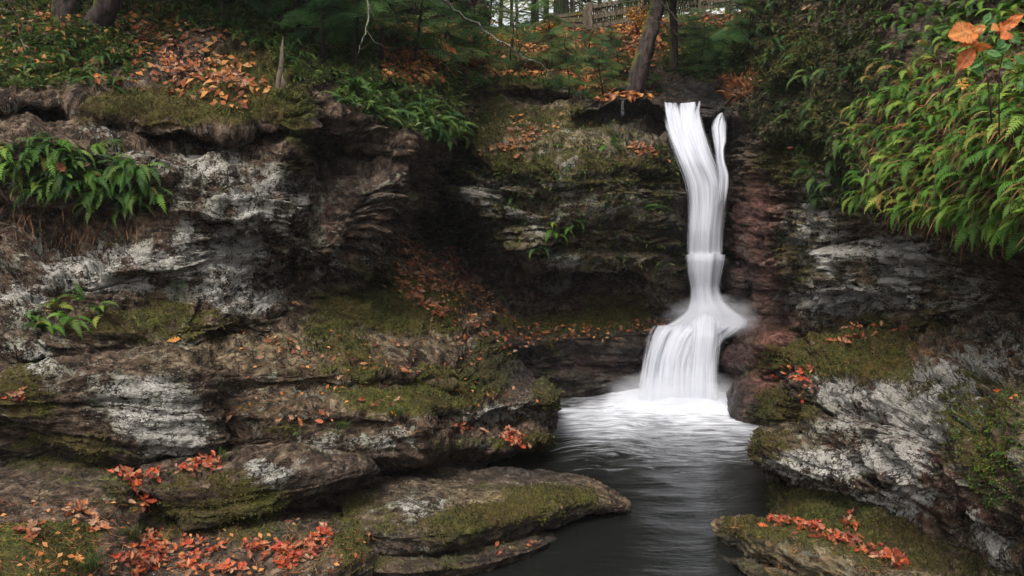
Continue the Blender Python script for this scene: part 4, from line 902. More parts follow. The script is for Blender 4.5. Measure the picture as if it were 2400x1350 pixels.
HEML_L = leafy('sun_coloured_needles', [(0, (.12, .16, .04)), (.5, (.30, .34, .09)), (1, (.50, .50, .18))], .6, .5)  # pale yellow copy; sunlit glow of far foliage is put into the colour
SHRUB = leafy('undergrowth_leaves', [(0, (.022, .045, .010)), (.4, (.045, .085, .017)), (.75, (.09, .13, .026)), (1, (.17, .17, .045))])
SHRUB_D = leafy('shade_coloured_leaves', [(0, (.014, .026, .007)), (.4, (.030, .050, .012)), (.75, (.060, .075, .020)), (1, (.13, .11, .035))])  # darker copy of the undergrowth leaves, the slope's shade put into the colour
YELL = leafy('autumn_yellow_leaves', [(0, (.28, .10, .015)), (.5, (.46, .21, .03)), (1, (.62, .36, .06))])
RED = leafy('red_fallen_leaves', [(0, (.07, .020, .012)), (.18, (.20, .035, .018)), (.42, (.36, .055, .022)), (.62, (.44, .10, .030)), (.78, (.26, .09, .05)), (.9, (.40, .15, .07)), (1, (.10, .04, .03))], .5, .15, .3)
DRY = leafy('fallen_leaves', [(0, (.06, .026, .016)), (.2, (.16, .050, .024)), (.4, (.30, .085, .035)), (.58, (.36, .145, .055)), (.75, (.22, .115, .070)), (.9, (.38, .22, .13)), (1, (.10, .06, .04))], .55, .18, .3)
DRYD = leafy('hill_leaf_litter', [(0, (.08, .024, .012)), (.3, (.19, .055, .018)), (.6, (.32, .11, .030)), (.85, (.40, .19, .06)), (1, (.26, .16, .09))], .7, .15, .2)
GOLD = leafy('golden_leaves', [(0, (.50, .20, .05)), (.5, (.62, .30, .09)), (1, (.70, .40, .15))], .5, .3)
ORANGE = leafy('orange_oak_leaves', [(0, (.62, .14, .03)), (.5, (.72, .24, .05)), (1, (.78, .38, .10))], .5, .3)
NEEDLE = leafy('dry_pine_needles', [(0, (.12, .04, .018)), (.5, (.24, .085, .03)), (1, (.32, .15, .06))], .7, 0)
MOSSF = leafy('moss_tips', [(0, (.018, .021, .005)), (.5, (.052, .058, .011)), (.85, (.12, .12, .025)), (1, (.13, .085, .03))], .8, .25, .15)
DSTEM = leafy('dry_stems', [(0, (.035, .018, .010)), (.5, (.10, .050, .022)), (.9, (.20, .10, .045)), (1, (.30, .17, .08))], .8, 0)
GRASS = leafy('grass_blades', [(0, (.03, .055, .012)), (.5, (.07, .11, .02)), (.8, (.13, .14, .03)), (1, (.30, .17, .06))], .6, .3)
def bark_material(name, dark, light, mossy=.3, scale=1.0):
    t = NT(name); geo = t.n('NewGeometry'); P = geo.outputs['Position']
    mp = t.n('Mapping'); t.set(mp.inputs['Vector'], P); mp.inputs['Scale'].default_value = (14 * scale, 14 * scale, 3.2 * scale)
    n = t.noise(mp.outputs[0], 1, 5, .65, .4); n2 = t.noise(P, 3, 4)
    c = t.ramp(n, [(.35, dark), (.62, light)])
    sn = t.n('SeparateXYZ'); t.set(sn.inputs[0], geo.outputs['Normal'])
    mm = t.mr(t.math('ADD', t.math('MULTIPLY', sn.outputs[0], -.35), t.math('ADD', n2, mossy)), .62, .85)
    c = t.mix(mm, c, t.mix(n, (.03, .04, .008), (.12, .13, .025)))
    return t.done(t.bsdf(c, .9, t.bump(n, 1, .03), .15))
BARK = bark_material('dark_bark', (.010, .008, .007), (.055, .040, .036), -.08)
BARKP = bark_material('pale_bark', (.10, .085, .065), (.34, .29, .22), -.15)
BARKL = bark_material('lichen_bark', (.045, .045, .035), (.30, .31, .24), .1, 3)
BARKG = bark_material('grey_bark', (.03, .027, .02), (.14, .12, .09), .05)
TWIG = bark_material('twig_bark', (.02, .015, .012), (.09, .065, .05), -.2, 3)
WOOD = bark_material('weathered_wood', (.035, .028, .020), (.17, .135, .095), -.1, 2)

# ---------------------------------------------------------------- plant shapes (shared meshes)
def frond_mesh(L, w, n, droop, seed, mat, curl=.0):
    r = random.Random(seed); mb = MB(); pts = []
    x, z, y = 0, 0, 0; a = .55 + r.uniform(-.15, .2); side = r.uniform(-.25, .25)
    for i in range(n + 1):
        pts.append(Vector((x, y, z))); t = i / n
        x += L / n * math.cos(a); z += L / n * math.sin(a); y += side * L / n * t
        a -= droop / n * (1 + t)
    mb.tube(pts[::3] + [pts[-1]], [.0016 + .0016 * (1 - k / (n / 3 + 1)) for k in range(len(pts[::3]) + 1)], 3, 0, False)
    for i in range(2, n):
        t = i / n; wl_ = w * math.sin(math.pi * min(1, (t * .80 + .24))) ** .8 * (1 - .55 * t * t) + .004
        d = (pts[i + 1] - pts[i - 1]).normalized(); upv = Vector((0, 0, 1)); sv = d.cross(upv).normalized(); nv = sv.cross(d)
        hw = L / n * .46
        for s_ in (-1, 1):
            o = pts[i] + d * (.25 * s_ * L / n); fold = r.uniform(-.25, .12)
            dirv = (sv * s_ + d * .38 + nv * fold).normalized()
            tip = o + dirv * wl_ * r.uniform(.88, 1.1) - Vector((0, 0, wl_ * .12)); m_ = o + dirv * wl_ * .55
            mb.face([o - d * hw * .8, o + d * hw * .8, m_ + d * hw * .8 + nv * .001, m_ - d * hw * .75])
            mb.face([m_ - d * hw * .75, m_ + d * hw * .8, tip])
    me = mb.mesh('frond', mat, False); return me
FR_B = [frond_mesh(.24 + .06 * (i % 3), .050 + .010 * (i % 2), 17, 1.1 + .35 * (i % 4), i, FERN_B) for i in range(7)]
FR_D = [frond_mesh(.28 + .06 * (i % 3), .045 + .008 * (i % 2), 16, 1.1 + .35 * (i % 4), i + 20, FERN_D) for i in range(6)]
def frame(X, up):
    X = X.normalized(); Y = up.cross(X)
    if Y.length < 1e-4: Y = Vector((0, 1, 0)).cross(X)
    Y.normalize(); Z = X.cross(Y)
    return Matrix((X, Y, Z)).transposed()
def fern(px, py, n, size, label, group, fr=FR_B, fall=.0, spread=1.0, Y=None):
    h = hit(px, py)
    if not h: return
    p, nr, _ = h
    root = empty('fern', p - nr * .02, label, 'fern', group)
    for k in range(n):
        a = random.uniform(-1.5, 1.5) * spread
        out = Vector((nr.x, nr.y, 0)); out = out.normalized() if out.length > .1 else Vector((random.uniform(-1, 1), -1, 0)).normalized()
        d = out.copy(); d.rotate(Euler((0, 0, a))); d = (d + nr * .3 + Vector((0, 0, random.uniform(-.45, .75) - fall))).normalized()
        m = frame(d, Vector((random.uniform(-.5, .5), random.uniform(-.6, .2), 1))).to_4x4()
        o = link('frond', random.choice(fr), root); s_ = size * random.uniform(.7, 1.2)
        o.matrix_local = Matrix.Translation(Vector((random.uniform(-.05, .05), random.uniform(-.03, .03), random.uniform(-.04, .04)))) @ m @ Matrix.Scale(s_, 4)
    return root
def in_poly(x, y, poly):
    c = False; j = len(poly) - 1
    for i in range(len(poly)):
        if (poly[i][1] > y) != (poly[j][1] > y) and x < (poly[j][0] - poly[i][0]) * (y - poly[i][1]) / (poly[j][1] - poly[i][1]) + poly[i][0]: c = not c
        j = i
    return c
def poly_points(poly, n, mind=0):
    xs = [p[0] for p in poly]; ys = [p[1] for p in poly]; out = []; tries = 0
    while len(out) < n and tries < n * 40:
        tries += 1; x, y = random.uniform(min(xs), max(xs)), random.uniform(min(ys), max(ys))
        if not in_poly(x, y, poly): continue
        if mind and any((x - a) ** 2 + (y - b) ** 2 < mind * mind for a, b in out): continue
        out.append((x, y))
    return out
# bright bank on the right
RB = [(1985, 300), (2010, 250), (2100, 190), (2180, 120), (2260, 60), (2420, 0), (2460, 540), (2330, 540), (2240, 500), (2130, 480), (2030, 450), (2000, 380)]
for (x, y) in poly_points(RB, 150, 23):
    zr = 'top' if y < 200 else 'upper middle' if y < 290 else 'lower middle' if y < 380 else 'low part'
    zc = 'at the left edge' if x < 2090 else 'left of centre' if x < 2190 else 'just below the orange oak leaves' if x < 2310 and y < 290 else 'in the centre' if x < 2310 else 'at the picture edge'
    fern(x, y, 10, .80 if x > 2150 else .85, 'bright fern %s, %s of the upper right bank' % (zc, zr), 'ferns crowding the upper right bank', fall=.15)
for i in range(16):
    x = 2010 + i * 27 + random.uniform(-8, 8); y = 440 + (x - 2010) * .22 + random.uniform(-8, 18)
    fern(x, y, 8, 1.0, 'fern hanging over the right bank edge, %s' % ('near its left end' if x < 2110 else 'above the pale dangling root' if x < 2200 else 'right of the dangling root' if x < 2300 else 'towards the picture edge'), 'ferns fringing the overhang of the upper right bank', fall=.55)
for (x, y) in poly_points([(2080, 20), (2400, -40), (2420, 60), (2230, 90), (2120, 160), (2040, 200), (2050, 90)], 26, 34):
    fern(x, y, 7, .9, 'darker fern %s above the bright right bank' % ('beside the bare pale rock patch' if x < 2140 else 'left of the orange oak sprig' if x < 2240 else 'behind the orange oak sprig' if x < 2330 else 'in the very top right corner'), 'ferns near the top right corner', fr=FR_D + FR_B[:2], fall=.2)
for (x, y) in poly_points([(1800, 0), (1990, 0), (2010, 250), (1990, 440), (1900, 480), (1860, 300), (1780, 200)], 26, 34):
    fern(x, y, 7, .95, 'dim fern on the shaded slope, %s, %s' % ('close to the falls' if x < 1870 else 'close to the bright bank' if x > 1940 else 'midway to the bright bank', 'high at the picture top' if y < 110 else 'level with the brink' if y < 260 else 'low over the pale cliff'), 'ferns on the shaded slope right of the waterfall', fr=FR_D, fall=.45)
# left clump and others
for (x, y) in poly_points([(-60, 350), (120, 345), (240, 350), (330, 400), (380, 450), (340, 490), (200, 480), (60, 450), (-60, 440)], 34, 21):
    fern(x, y, 12, 1.1, 'fern in the large left cliff clump, %s, %s' % ('at the picture edge' if x < 70 else 'left of its lone red leaf' if x < 160 else 'right of its lone red leaf' if x < 270 else 'at the right end', 'upper row' if y < 415 else 'hanging row'), 'ferns in the large clump on the left cliff', fr=FR_B[:3] + FR_D[:3], fall=.2)
for i, (x, y, n, s_, lab) in enumerate([(130, 720, 9, .9, 'largest fern of the lower left cluster'), (190, 700, 9, 1.0, 'topmost fern of the lower left cluster'), (110, 765, 9, .9, 'lowest fern of the lower left cluster, hanging over the lichen wall'), (235, 735, 7, .8, 'rightmost fern of the lower left cluster beside the brown curled leaf'), (160, 750, 8, .9, 'middle fern of the lower left cluster'), (85, 740, 6, .7, 'leftmost small fern of the lower left cluster')]):
    fern(x, y, n, s_, lab, 'ferns in the lower left cluster', fr=FR_B[:3] + FR_D[:3], fall=.2)
fern(418, 662, 6, .62, 'tiny fern alone on the pale left cliff face', None, FR_D + FR_B[:2])
fern(690, 1010, 6, .42, 'tiny bright fern in the crack below the outcrop top', None, FR_B)
fern(1105, 912, 6, .5, 'little fern on the green moss near the outcrop tip', None, FR_B)
fern(1985, 1222, 4, .5, 'yellow green fern sprig beside the red leaf line at lower right', None, FR_B)
for (x, y) in poly_points([(800, 170), (900, 200), (980, 230), (1060, 270), (1080, 320), (960, 310), (860, 260), (790, 230)], 30, 24):
    fern(x, y, 9, 1.25, 'dark fern over the gully edge, %s %s' % ('upper' if y < 250 else 'lower', 'left near the split stump' if x < 880 else 'middle' if x < 990 else 'right tip above the black recess'), 'ferns drooping over the gully edge', fr=FR_D, fall=.35)
for (x, y) in poly_points([(30, 150), (180, 90), (290, 110), (330, 160), (260, 200), (120, 190)], 16, 30):
    fern(x, y, 7, .95, 'dark fern below the curved trunk, %s' % ('at its left' if x < 140 else 'right under its foot' if x < 240 else 'beside the orange leaf heap'), 'ferns below the curved trunk', fr=FR_D, fall=.1)
for (x, y) in poly_points([(400, 10), (700, 0), (780, 140), (700, 150), (600, 90), (440, 60)], 24, 32):
    fern(x, y, 7, 1.0, 'shaded fern on the dark steep bank %s' % ('above the leaf heap' if x < 560 else 'behind the split stump' if y > 70 else 'at the picture top'), 'ferns on the dark steep bank', fr=FR_D, fall=.2)
for i, (x, y, n, s_, lab) in enumerate([(1190, 470, 5, 1.0, 'small fern high on the left side of the rock buttress'), (1300, 545, 8, 1.3, 'brightest fern in the middle of the rock buttress'), (1340, 530, 6, 1.1, 'fern just right of the brightest one on the buttress'), (1250, 585, 5, 1.0, 'fern low on the left part of the buttress'),
        (1510, 490, 6, 1.1, 'fern on the right part of the buttress near the falls'), (1430, 335, 7, 1.2, 'yellowish fern tuft on top of the buttress'), (1170, 690, 4, .8, 'tiny fern under the buttress overhang'), (1320, 345, 4, .9, 'pale fern tuft at the front edge of the buttress top'), (1560, 620, 5, .9, 'dim fern beside the neck of the waterfall')]):
    fern(x, y, n, s_, lab, None, FR_B if i in (1, 5, 7) else FR_D + FR_B[:2], fall=.2)

# ---------------------------------------------------------------- hemlock
def spray_faces(mb, o, d, L, r, lo=False, m=0, shade=0, twn=None):
    """a flat fan of needled twigs"""
    upv = Vector((r.uniform(-.25, .25), r.uniform(-.25, .25), 1)).normalized()
    sv = d.cross(upv).normalized(); n = 5 if lo else 8
    for i in range(n):
        t = (i + .6) / n; p = o + d * L * t - Vector((0, 0, L * .18 * t * t))
        tl = L * (.48 * (1 - t) + .10)
        for s_ in (-1, 1):
            td = (sv * s_ * .85 + d * .6 + upv * r.uniform(-.12, .12)).normalized()
            k = 2 if lo else 4; pr = td.cross(upv).normalized(); w_ = L * .045 if not lo else L * .075
            for j in range(k):
                a, b = j / k, (j + 1) / k
                q0, q1 = p + td * tl * a, p + td * tl * b
                q1 = q1 - Vector((0, 0, tl * .05 * b))
                mb.face([q0, q1 + pr * w_ * (1.1 - .5 * b), q1 - pr * w_ * .1], m)
                mb.face([q0, q1 - pr * w_ * (1.1 - .5 * b), q1 + pr * w_ * .1], m)
        
def bough_mesh(seed, L, mat, lo=False, ns=8):
    r = random.Random(seed); mb = MB(); pts = []
    p = Vector((0, 0, 0)); a = r.uniform(.0, .25)
    for i in range(8):
        pts.append(p.copy()); p = p + Vector((math.cos(a), r.uniform(-.08, .08), math.sin(a))) * L / 7; a -= r.uniform(.04, .12)
    mb.tube(pts, [.014 * L * (1 - i / 9) for i in range(8)], 4, 1)
    for i in range(ns):
        t = .18 + .80 * i / (ns - 1); k = min(int(t * 7), 6); o = pts[k].lerp(pts[k + 1], t * 7 - k)
        d0 = (pts[k + 1] - pts[k]).normalized()
        for s_ in (-1, 1):
            d = (d0 * .65 + Vector((0, s_, -.15)) * .8).normalized()
            spray_faces(mb, o, d, L * (.46 * (1 - t) + .14) * r.uniform(.8, 1.15), r, lo)
    spray_faces(mb, pts[-2], (pts[-1] - pts[-2]).normalized(), L * .2, r, lo)
    return mb.mesh('bough', [mat, TWIG], False)
BOUGH = [bough_mesh(i, 1.3, HEML) for i in range(5)]
HEML_M = leafy('lightened_needles', [(0, (.030, .085, .028)), (.45, (.065, .155, .045)), (.8, (.12, .22, .06)), (1, (.19, .25, .08))], .6, .55)  # brighter copy of the hemlock needles, with light put into the colour
BOUGH_M = [bough_mesh(i + 40, 1.3, HEML_M) for i in range(4)]
BOUGH_LO = [bough_mesh(i + 9, 1.3, HEML, True, 6) for i in range(3)]
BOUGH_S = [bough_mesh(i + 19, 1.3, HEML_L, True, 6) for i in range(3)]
def hemlock(base, height, nb, size, label, group=None, lean=(0, 0), trunk_r=.05, z0=.1, mats=BOUGH, bark=None, name='hemlock_tree', taper=.65, cat='tree'):
    root = empty(name, base, label, cat, group)
    mb = MB(); n = 9; pts = []
    for i in range(n):
        t = i / (n - 1); pts.append(Vector((lean[0] * t + .05 * math.sin(t * 5 + base.x), lean[1] * t, height * t - .15 * (i == 0))))
    mb.tube(pts, [trunk_r * (1 - .8 * i / (n - 1)) + (.35 * trunk_r if i == 0 else 0) for i in range(n)], 8)
    mb.build('trunk', bark or BARK, root)
    ga = random.uniform(0, 6)
    for i in range(nb):
        t = z0 + (1 - z0) * (i + random.random() * .6) / nb; t = min(t, .99); k = min(int(t * (n - 1)), n - 2); p = pts[k].lerp(pts[k + 1], t * (n - 1) - k)
        ga += 2.4 + random.uniform(-.4, .4)
        d = Vector((math.cos(ga), math.sin(ga), random.uniform(-.3, .15))).normalized()
        o = link('bough', random.choice(mats), root); s_ = size * (1 - taper * t) * random.uniform(.75, 1.2)
        o.matrix_local = Matrix.Translation(p) @ frame(d, Vector((random.uniform(-.5, .5), -.55 + random.uniform(-.4, .4), 1))).to_4x4() @ Matrix.Scale(s_, 4)
    return root
def ground(px, py, dflt=None):
    h = hit(px, py); return h[0] if h else at(px, py, dflt or 20)
# saplings on the bank left of centre, leaning over the gully
for i, (x, y, Y, hgt, nb, s_, lab) in enumerate([
    (760, 110, 14.6, 2.6, 18, .95, 'hemlock sapling nearest the split stump on the left bank'),
    (840, 130, 14.9, 2.8, 20, 1.0, 'dense hemlock sapling above the drooping ferns'),
    (900, 120, 16.0, 3.4, 20, 1.15, 'tall dark hemlock sapling left of the gully'),
    (980, 160, 16.8, 3.2, 20, 1.05, 'hemlock sapling at the head of the gully'),
    (1040, 190, 18.5, 3.6, 18, 1.2, 'hemlock sapling beside the white barked branch'),
    (1130, 190, 20.2, 3.0, 12, 1.0, 'thin hemlock behind the mossy shelf'),
    (700, 40, 15.6, 3.0, 16, 1.1, 'hemlock sapling half hidden in shade at the top left'),
    (580, 10, 16.4, 2.6, 14, 1.0, 'low hemlock on the steep bank at the top left')]):
    hemlock(at(x, y, Y), hgt, int(nb * 1.9), s_ * .62, lab, lean=(.3, -.7), trunk_r=.03, taper=.35, mats=BOUGH_M)
# low young hemlocks around the leaning trunk
for i, (x, y, Y, hgt, nb, s_, lab) in enumerate([
    (1330, 215, 20.3, 1.3, 14, .70, 'bushy young hemlock left of the leaning trunk'),
    (1400, 225, 19.6, 1.1, 14, .62, 'young hemlock at the foot of the leaning trunk'),
    (1290, 150, 22.5, 1.6, 14, .8, 'young hemlock on the leafy slope below the fence'),
    (1385, 150, 22.6, .75, 12, .6, 'green hemlock just below the fence post'),
    (1640, 170, 21.5, 1.2, 14, .8, 'low hemlock right of the straight trunk'),
    (1700, 150, 21.0, 1.4, 14, .8, 'low hemlock beside the right cliff'),
    (1610, 90, 24.0, .7, 14, .9, 'hemlock brush behind the straight trunk'),
    (1760, 90, 19.6, 1.6, 14, .8, 'hemlock brush on top of the right cliff'), (1110, 150, 21, 1.5, 12, .9, 'small hemlock on the leaves behind the mossy shelf'), (1210, 165, 21.5, 1.2, 12, .8, 'small hemlock under the tip of the pale branch'), (1450, 175, 20.8, .8, 12, .6, 'small hemlock close against the leaning trunk'), (1250, 95, 25, 1.6, 12, 1.1, 'small hemlock beside the orange tinged bush'), (1430, 110, 24, .45, 10, .6, 'small hemlock at the foot of the fence'), (1520, 200, 19.8, .8, 10, .6, 'tiny hemlock right of the leaning trunk foot')]):
    hemlock(ground(x, y, Y), hgt, int(nb * 2), s_ * .62, lab, lean=(.0, -.2), trunk_r=.02, taper=.3, z0=.05, mats=BOUGH_M)
# forest beyond the ridge
FT = [(1132, 30, 16, 0), (1195, 44, 9, 0), (1246, 33, 12, 0), (1258, 36, 10, 1), (1277, 31, 14, 0), (1303, 30, 21, 0), (1328, 32, 12, 0), (1344, 36, 13, 1), (1360, 42, 12, 1), (1383, 34, 8, 0), (1215, 50, 9, 1), (1165, 48, 12, 0),
      (1105, 40, 13, 0), (1080, 33, 12, 0), (1040, 36, 14, 0), (1000, 44, 14, 0), (1410, 45, 12, 0), (1450, 48, 14, 1), (1500, 44, 14, 0), (1620, 42, 16, 0), (1560, 52, 14, 1), (960, 34, 16, 0), (900, 40, 16, 0), (1700, 38, 18, 0), (1780, 46, 18, 0), (820, 36, 18, 0)]
for i, (x, Y, wpx, pale) in enumerate(FT):
    b = at(x, 40, Y); b.z = min(b.z, 8.3)
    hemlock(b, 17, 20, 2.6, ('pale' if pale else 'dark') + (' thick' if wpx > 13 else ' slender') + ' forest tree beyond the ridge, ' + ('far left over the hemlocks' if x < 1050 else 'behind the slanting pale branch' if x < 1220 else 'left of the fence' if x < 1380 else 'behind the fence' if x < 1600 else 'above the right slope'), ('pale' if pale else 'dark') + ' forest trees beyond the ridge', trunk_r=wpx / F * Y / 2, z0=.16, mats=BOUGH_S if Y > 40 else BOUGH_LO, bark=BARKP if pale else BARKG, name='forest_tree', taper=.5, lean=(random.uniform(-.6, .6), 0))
def joined(name, parts_fn, mat, label, kind='stuff'):
    mb = MB(); parts_fn(mb); me = mb.mesh(name, mat, False)
    sh = np.repeat(np.random.default_rng(len(mb.v)).random(max(1, len(mb.v) // 24 + 1)), 24)[:len(mb.v)]
    a = me.attributes.new('shade', 'FLOAT', 'POINT'); a.data.foreach_set('value', sh.astype(np.float32))
    return tag(link(name, me), label, None, None, kind)
def far(mb):
    r = random.Random(5)
    for i in range(1700):
        p = Vector((r.uniform(-16, 16), r.uniform(46, 66), 7 + 11 * r.random() ** 1.3)); a = r.uniform(0, 6.3)
        spray_faces(mb, p, Vector((math.cos(a), math.sin(a), r.uniform(-.4, .1))).normalized(), r.uniform(1.2, 2.4), r, True)
joined('far_forest', far, HEML_L, 'far off green forest foliage coloured as if sunlit, glimpsed between the trunks')
# undergrowth: little leafy sprigs on slopes
def sprigs(name, label, poly, n, size, mat, hang=.3, seed=1, blades=5, mixn=.5, wide=.17):
    def fn(mb):
        r = random.Random(seed); random.seed(seed)
        for (x, y) in poly_points(poly, n):
            h = hit(x, y)
            if not h: continue
            p, nr, _ = h
            for k in range(blades):
                d = (nr * mixn + Vector((r.uniform(-1, 1), r.uniform(-1, .4), r.uniform(-.2, 1) - hang))).normalized()
                sv = d.cross(Vector((r.uniform(-1, 1), r.uniform(-1, 1), 1))).normalized(); L_ = size * (r.uniform(.5, 1.3) if wide > .05 else r.uniform(.25, 1.6)); w_ = L_ * wide
                q = p + Vector((r.uniform(-1, 1), r.uniform(-1, 1), r.uniform(-1, 1))) * size * .4
                m_ = q + d * L_ * .5; e = q + d * L_ + Vector((0, 0, -L_ * .25))
                mb.face([q, m_ + sv * w_, e, m_ - sv * w_])
    return joined(name, fn, mat, label)
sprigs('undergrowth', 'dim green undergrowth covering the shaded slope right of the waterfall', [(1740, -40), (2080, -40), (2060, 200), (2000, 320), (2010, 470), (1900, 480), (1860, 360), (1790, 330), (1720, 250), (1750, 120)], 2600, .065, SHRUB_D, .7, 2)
sprigs('undergrowth', 'low dark green plants on the ground right of the leaning trunk', [(1540, 60), (1760, 60), (1740, 170), (1640, 190), (1560, 160)], 1500, .12, SHRUB, .0, 3)
sprigs('undergrowth', 'dark tangled greenery over the steep bank at the top left', [(-40, -60), (160, -60), (420, 0), (760, -40), (820, 180), (700, 200), (640, 120), (480, 60), (290, 150), (100, 210), (-40, 200)], 2600, .10, SHRUB, .35, 4)
sprigs('undergrowth', 'dark greenery under the hemlocks left of centre', [(760, 0), (1080, 60), (1090, 200), (1070, 330), (960, 300), (800, 240)], 1500, .12, SHRUB, .4, 5)
sprigs('undergrowth', 'dry brown roots and stems between the right bank ferns', [(2000, 250), (2200, 120), (2420, 40), (2440, 550), (2240, 510), (2040, 460)], 900, .14, DSTEM, .9, 6, 4, .3, .03)
sprigs('undergrowth', 'patchy green undergrowth on the leafy hill', [(1050, 90), (1250, 80), (1420, 130), (1520, 110), (1480, 200), (1380, 230), (1200, 190), (1060, 180)], 520, .13, SHRUB, -.2, 23)
sprigs('fern_growth', 'more green fern growth where the bank runs on to the right', [(2450, -200), (2890, -200), (2890, 580), (2700, 560), (2450, 545)], 1500, .16, FERN_B, .4, 31, 6, .5, .10)
sprigs('creeping_plants', 'small plants creeping over the rock buttress', [(1110, 340), (1560, 340), (1600, 420), (1600, 640), (1240, 600), (1150, 560), (1110, 450)], 600, .07, SHRUB, .3, 7, 4)
sprigs('creeping_plants', 'thin grass on the sloping top of the buttress', [(1080, 250), (1380, 250), (1500, 320), (1380, 350), (1100, 350)], 700, .09, GRASS, .1, 8, 4, .5, .08)
sprigs('creeping_plants', 'bright clover like plants on the big lichen boulder', [(2220, 960), (2400, 900), (2420, 1180), (2300, 1200), (2240, 1080)], 700, .022, FERN_B, .2, 9, 4)
sprigs('creeping_plants', 'brown dry stems hanging under the fern bank', [(2080, 470), (2240, 495), (2420, 540), (2420, 575), (2240, 540), (2080, 500)], 120, .16, DSTEM, 1.5, 10, 3, .4, .02)
sprigs('creeping_plants', 'brown roots hanging below the large fern clump on the left', [(-20, 470), (200, 490), (360, 500), (340, 530), (140, 560), (-20, 540)], 110, .16, DSTEM, 1.6, 11, 3, .4, .02)
sprigs('dry_grass', 'reddish dry grass tuft at the brink right of the waterfall', [(1690, 190), (1760, 175), (1770, 225), (1700, 235)], 130, .20, NEEDLE, -.3, 12, 5, .5, .04)
# moss fuzz
def moss_fuzz():
    rr = np.random.default_rng(4)
    k = np.unique(ZB[ZB >= 0]); k = k[ZM[k] > .62]
    k = k[(ZV[k, 1] < 19)]
    n = 52000; k = rr.choice(k, n)
    P = ZV[k] + rr.normal(0, .012, (n, 3)); N = ZN[k]; y = ZV[k, 1]
    L_ = (.016 + .018 * rr.random(n)) * np.clip(y / 10, .7, 1.6)
    d = N + rr.normal(0, .55, (n, 3)); d[:, 2] += .25; d /= np.linalg.norm(d, axis=1, keepdims=True)
    s_ = np.cross(d, rr.normal(0, 1, (n, 3))); s_ /= np.linalg.norm(s_, axis=1, keepdims=True) + 1e-6
    A = P - s_ * (L_ * .22)[:, None]; B = P + s_ * (L_ * .22)[:, None]; T = P + d * L_[:, None]
    V = np.stack([A, B, T], 1).reshape(-1, 3)
    me = mesh_np('moss', V, np.arange(n * 3).reshape(-1, 3), MOSSF, {'shade': np.repeat(np.clip(.5 + .35 * fbm(ZV[k], 1.5, 3) + rr.normal(0, .12, n), 0, .98), 3)}, False)
    tag(link('moss', me), 'soft green moss cushions on the damp rock tops', None, None, 'stuff')
moss_fuzz()
# ---------------------------------------------------------------- trunks, fence, branches
def trunk(name, pts, rad, mat, label, cat='tree', n=18, part='trunk', group=None, rough=.12):
    """pts: (px, py, Y); a bark tube with ridges and flare"""
    P = [at(*p) for p in pts]; root = empty(name, P[0], label, cat, group)
    A = np.array([tuple(p) for p in P]); T = np.linspace(0, len(P) - 1, len(P) * 12); Cc = catmull(A, T)
    rr = np.interp(T, np.arange(len(P)), rad)
    V = []
    for i, c in enumerate(Cc):
        t = Cc[min(i + 1, len(Cc) - 1)] - Cc[max(i - 1, 0)]; t /= np.linalg.norm(t)
        u = np.cross(t, [0, 1, 0.01]); u /= np.linalg.norm(u); v = np.cross(t, u)
        th = np.linspace(0, 2 * np.pi, n, endpoint=False)
        k = 1 + rough * vn(np.cos(th) * 2.2, np.sin(th) * 2.2, i * .08) + rough * .8 * vn(np.cos(th) * 6, np.sin(th) * 6, i * .3)
        V.append(c + (np.cos(th) * k)[:, None] * u * rr[i] + (np.sin(th) * k)[:, None] * v * rr[i])
    V = np.array(V) - np.array(tuple(P[0])); m = len(Cc); idx = np.arange(m * n).reshape(m, n)
    Q = np.stack([idx[:-1], np.roll(idx[:-1], -1, 1), np.roll(idx[1:], -1, 1), idx[1:]], -1).reshape(-1, 4)
    me = mesh_np(part, V, Q, mat); link(part, me, root)
    return root, P
def limb(root, name, pts, r0, mat, sub=True):
    mb = MB(); P = [at(*p) - root.location for p in pts]
    # subdivide with a wobble so that it is not straight
    Q = []
    for a, b in zip(P, P[1:]):
        for k in range(4): Q.append(a.lerp(b, k / 4) + Vector((random.uniform(-1, 1), 0, random.uniform(-1, 1))) * r0 * .9)
    Q.append(P[-1])
    mb.tube(Q, [r0 * (1 - .85 * i / (len(Q) - 1)) for i in range(len(Q))], 6)
    return mb.build(name, mat, root)
t1, _ = trunk('leaning_tree', [(1468, 236, 19.5), (1484, 212, 19.45), (1502, 150, 19.5), (1522, 80, 19.7), (1540, 10, 20), (1552, -60, 20.4), (1560, -400, 21.5), (1560, -800, 22)], [.27, .19, .165, .16, .155, .15, .12, .06], BARK, 'thick dark tree trunk leaning right beside the brink of the falls')
for k, (L_, r_) in enumerate([([(1470, 225, 19.4), (1440, 232, 19.3), (1410, 236, 19.2)], .05), ([(1476, 215, 19.4), (1450, 205, 19.2), (1425, 225, 19.1), (1418, 240, 19.1)], .045), ([(1490, 225, 19.4), (1500, 236, 19.2)], .06)]):
    limb(t1, 'root', L_, r_, BARK)
for L_, r_ in [([(1545, 0, 19.9), (1600, 60, 19.4), (1650, 66, 19.2)], .018), ([(1520, 45, 19.6), (1560, 55, 19), (1610, 105, 18.8)], .015), ([(1500, 160, 19.4), (1530, 135, 19.0), (1548, 115, 18.8)], .012), ([(1530, 20, 19.8), (1480, 30, 19.4), (1440, 10, 19.2)], .012)]:
    limb(t1, 'branch', L_, r_, TWIG)
for i in range(14):
    o = link('bough', random.choice(BOUGH), t1); a = random.uniform(0, 6.3)
    p = at(1548 + random.uniform(-4, 10), random.uniform(-700, -10), 20.4) - t1.location
    o.matrix_local = Matrix.Translation(p) @ frame(Vector((math.cos(a), math.sin(a), -.15)), Vector((random.uniform(-.5, .5), -.6, 1))).to_4x4() @ Matrix.Scale(random.uniform(1, 1.9), 4)
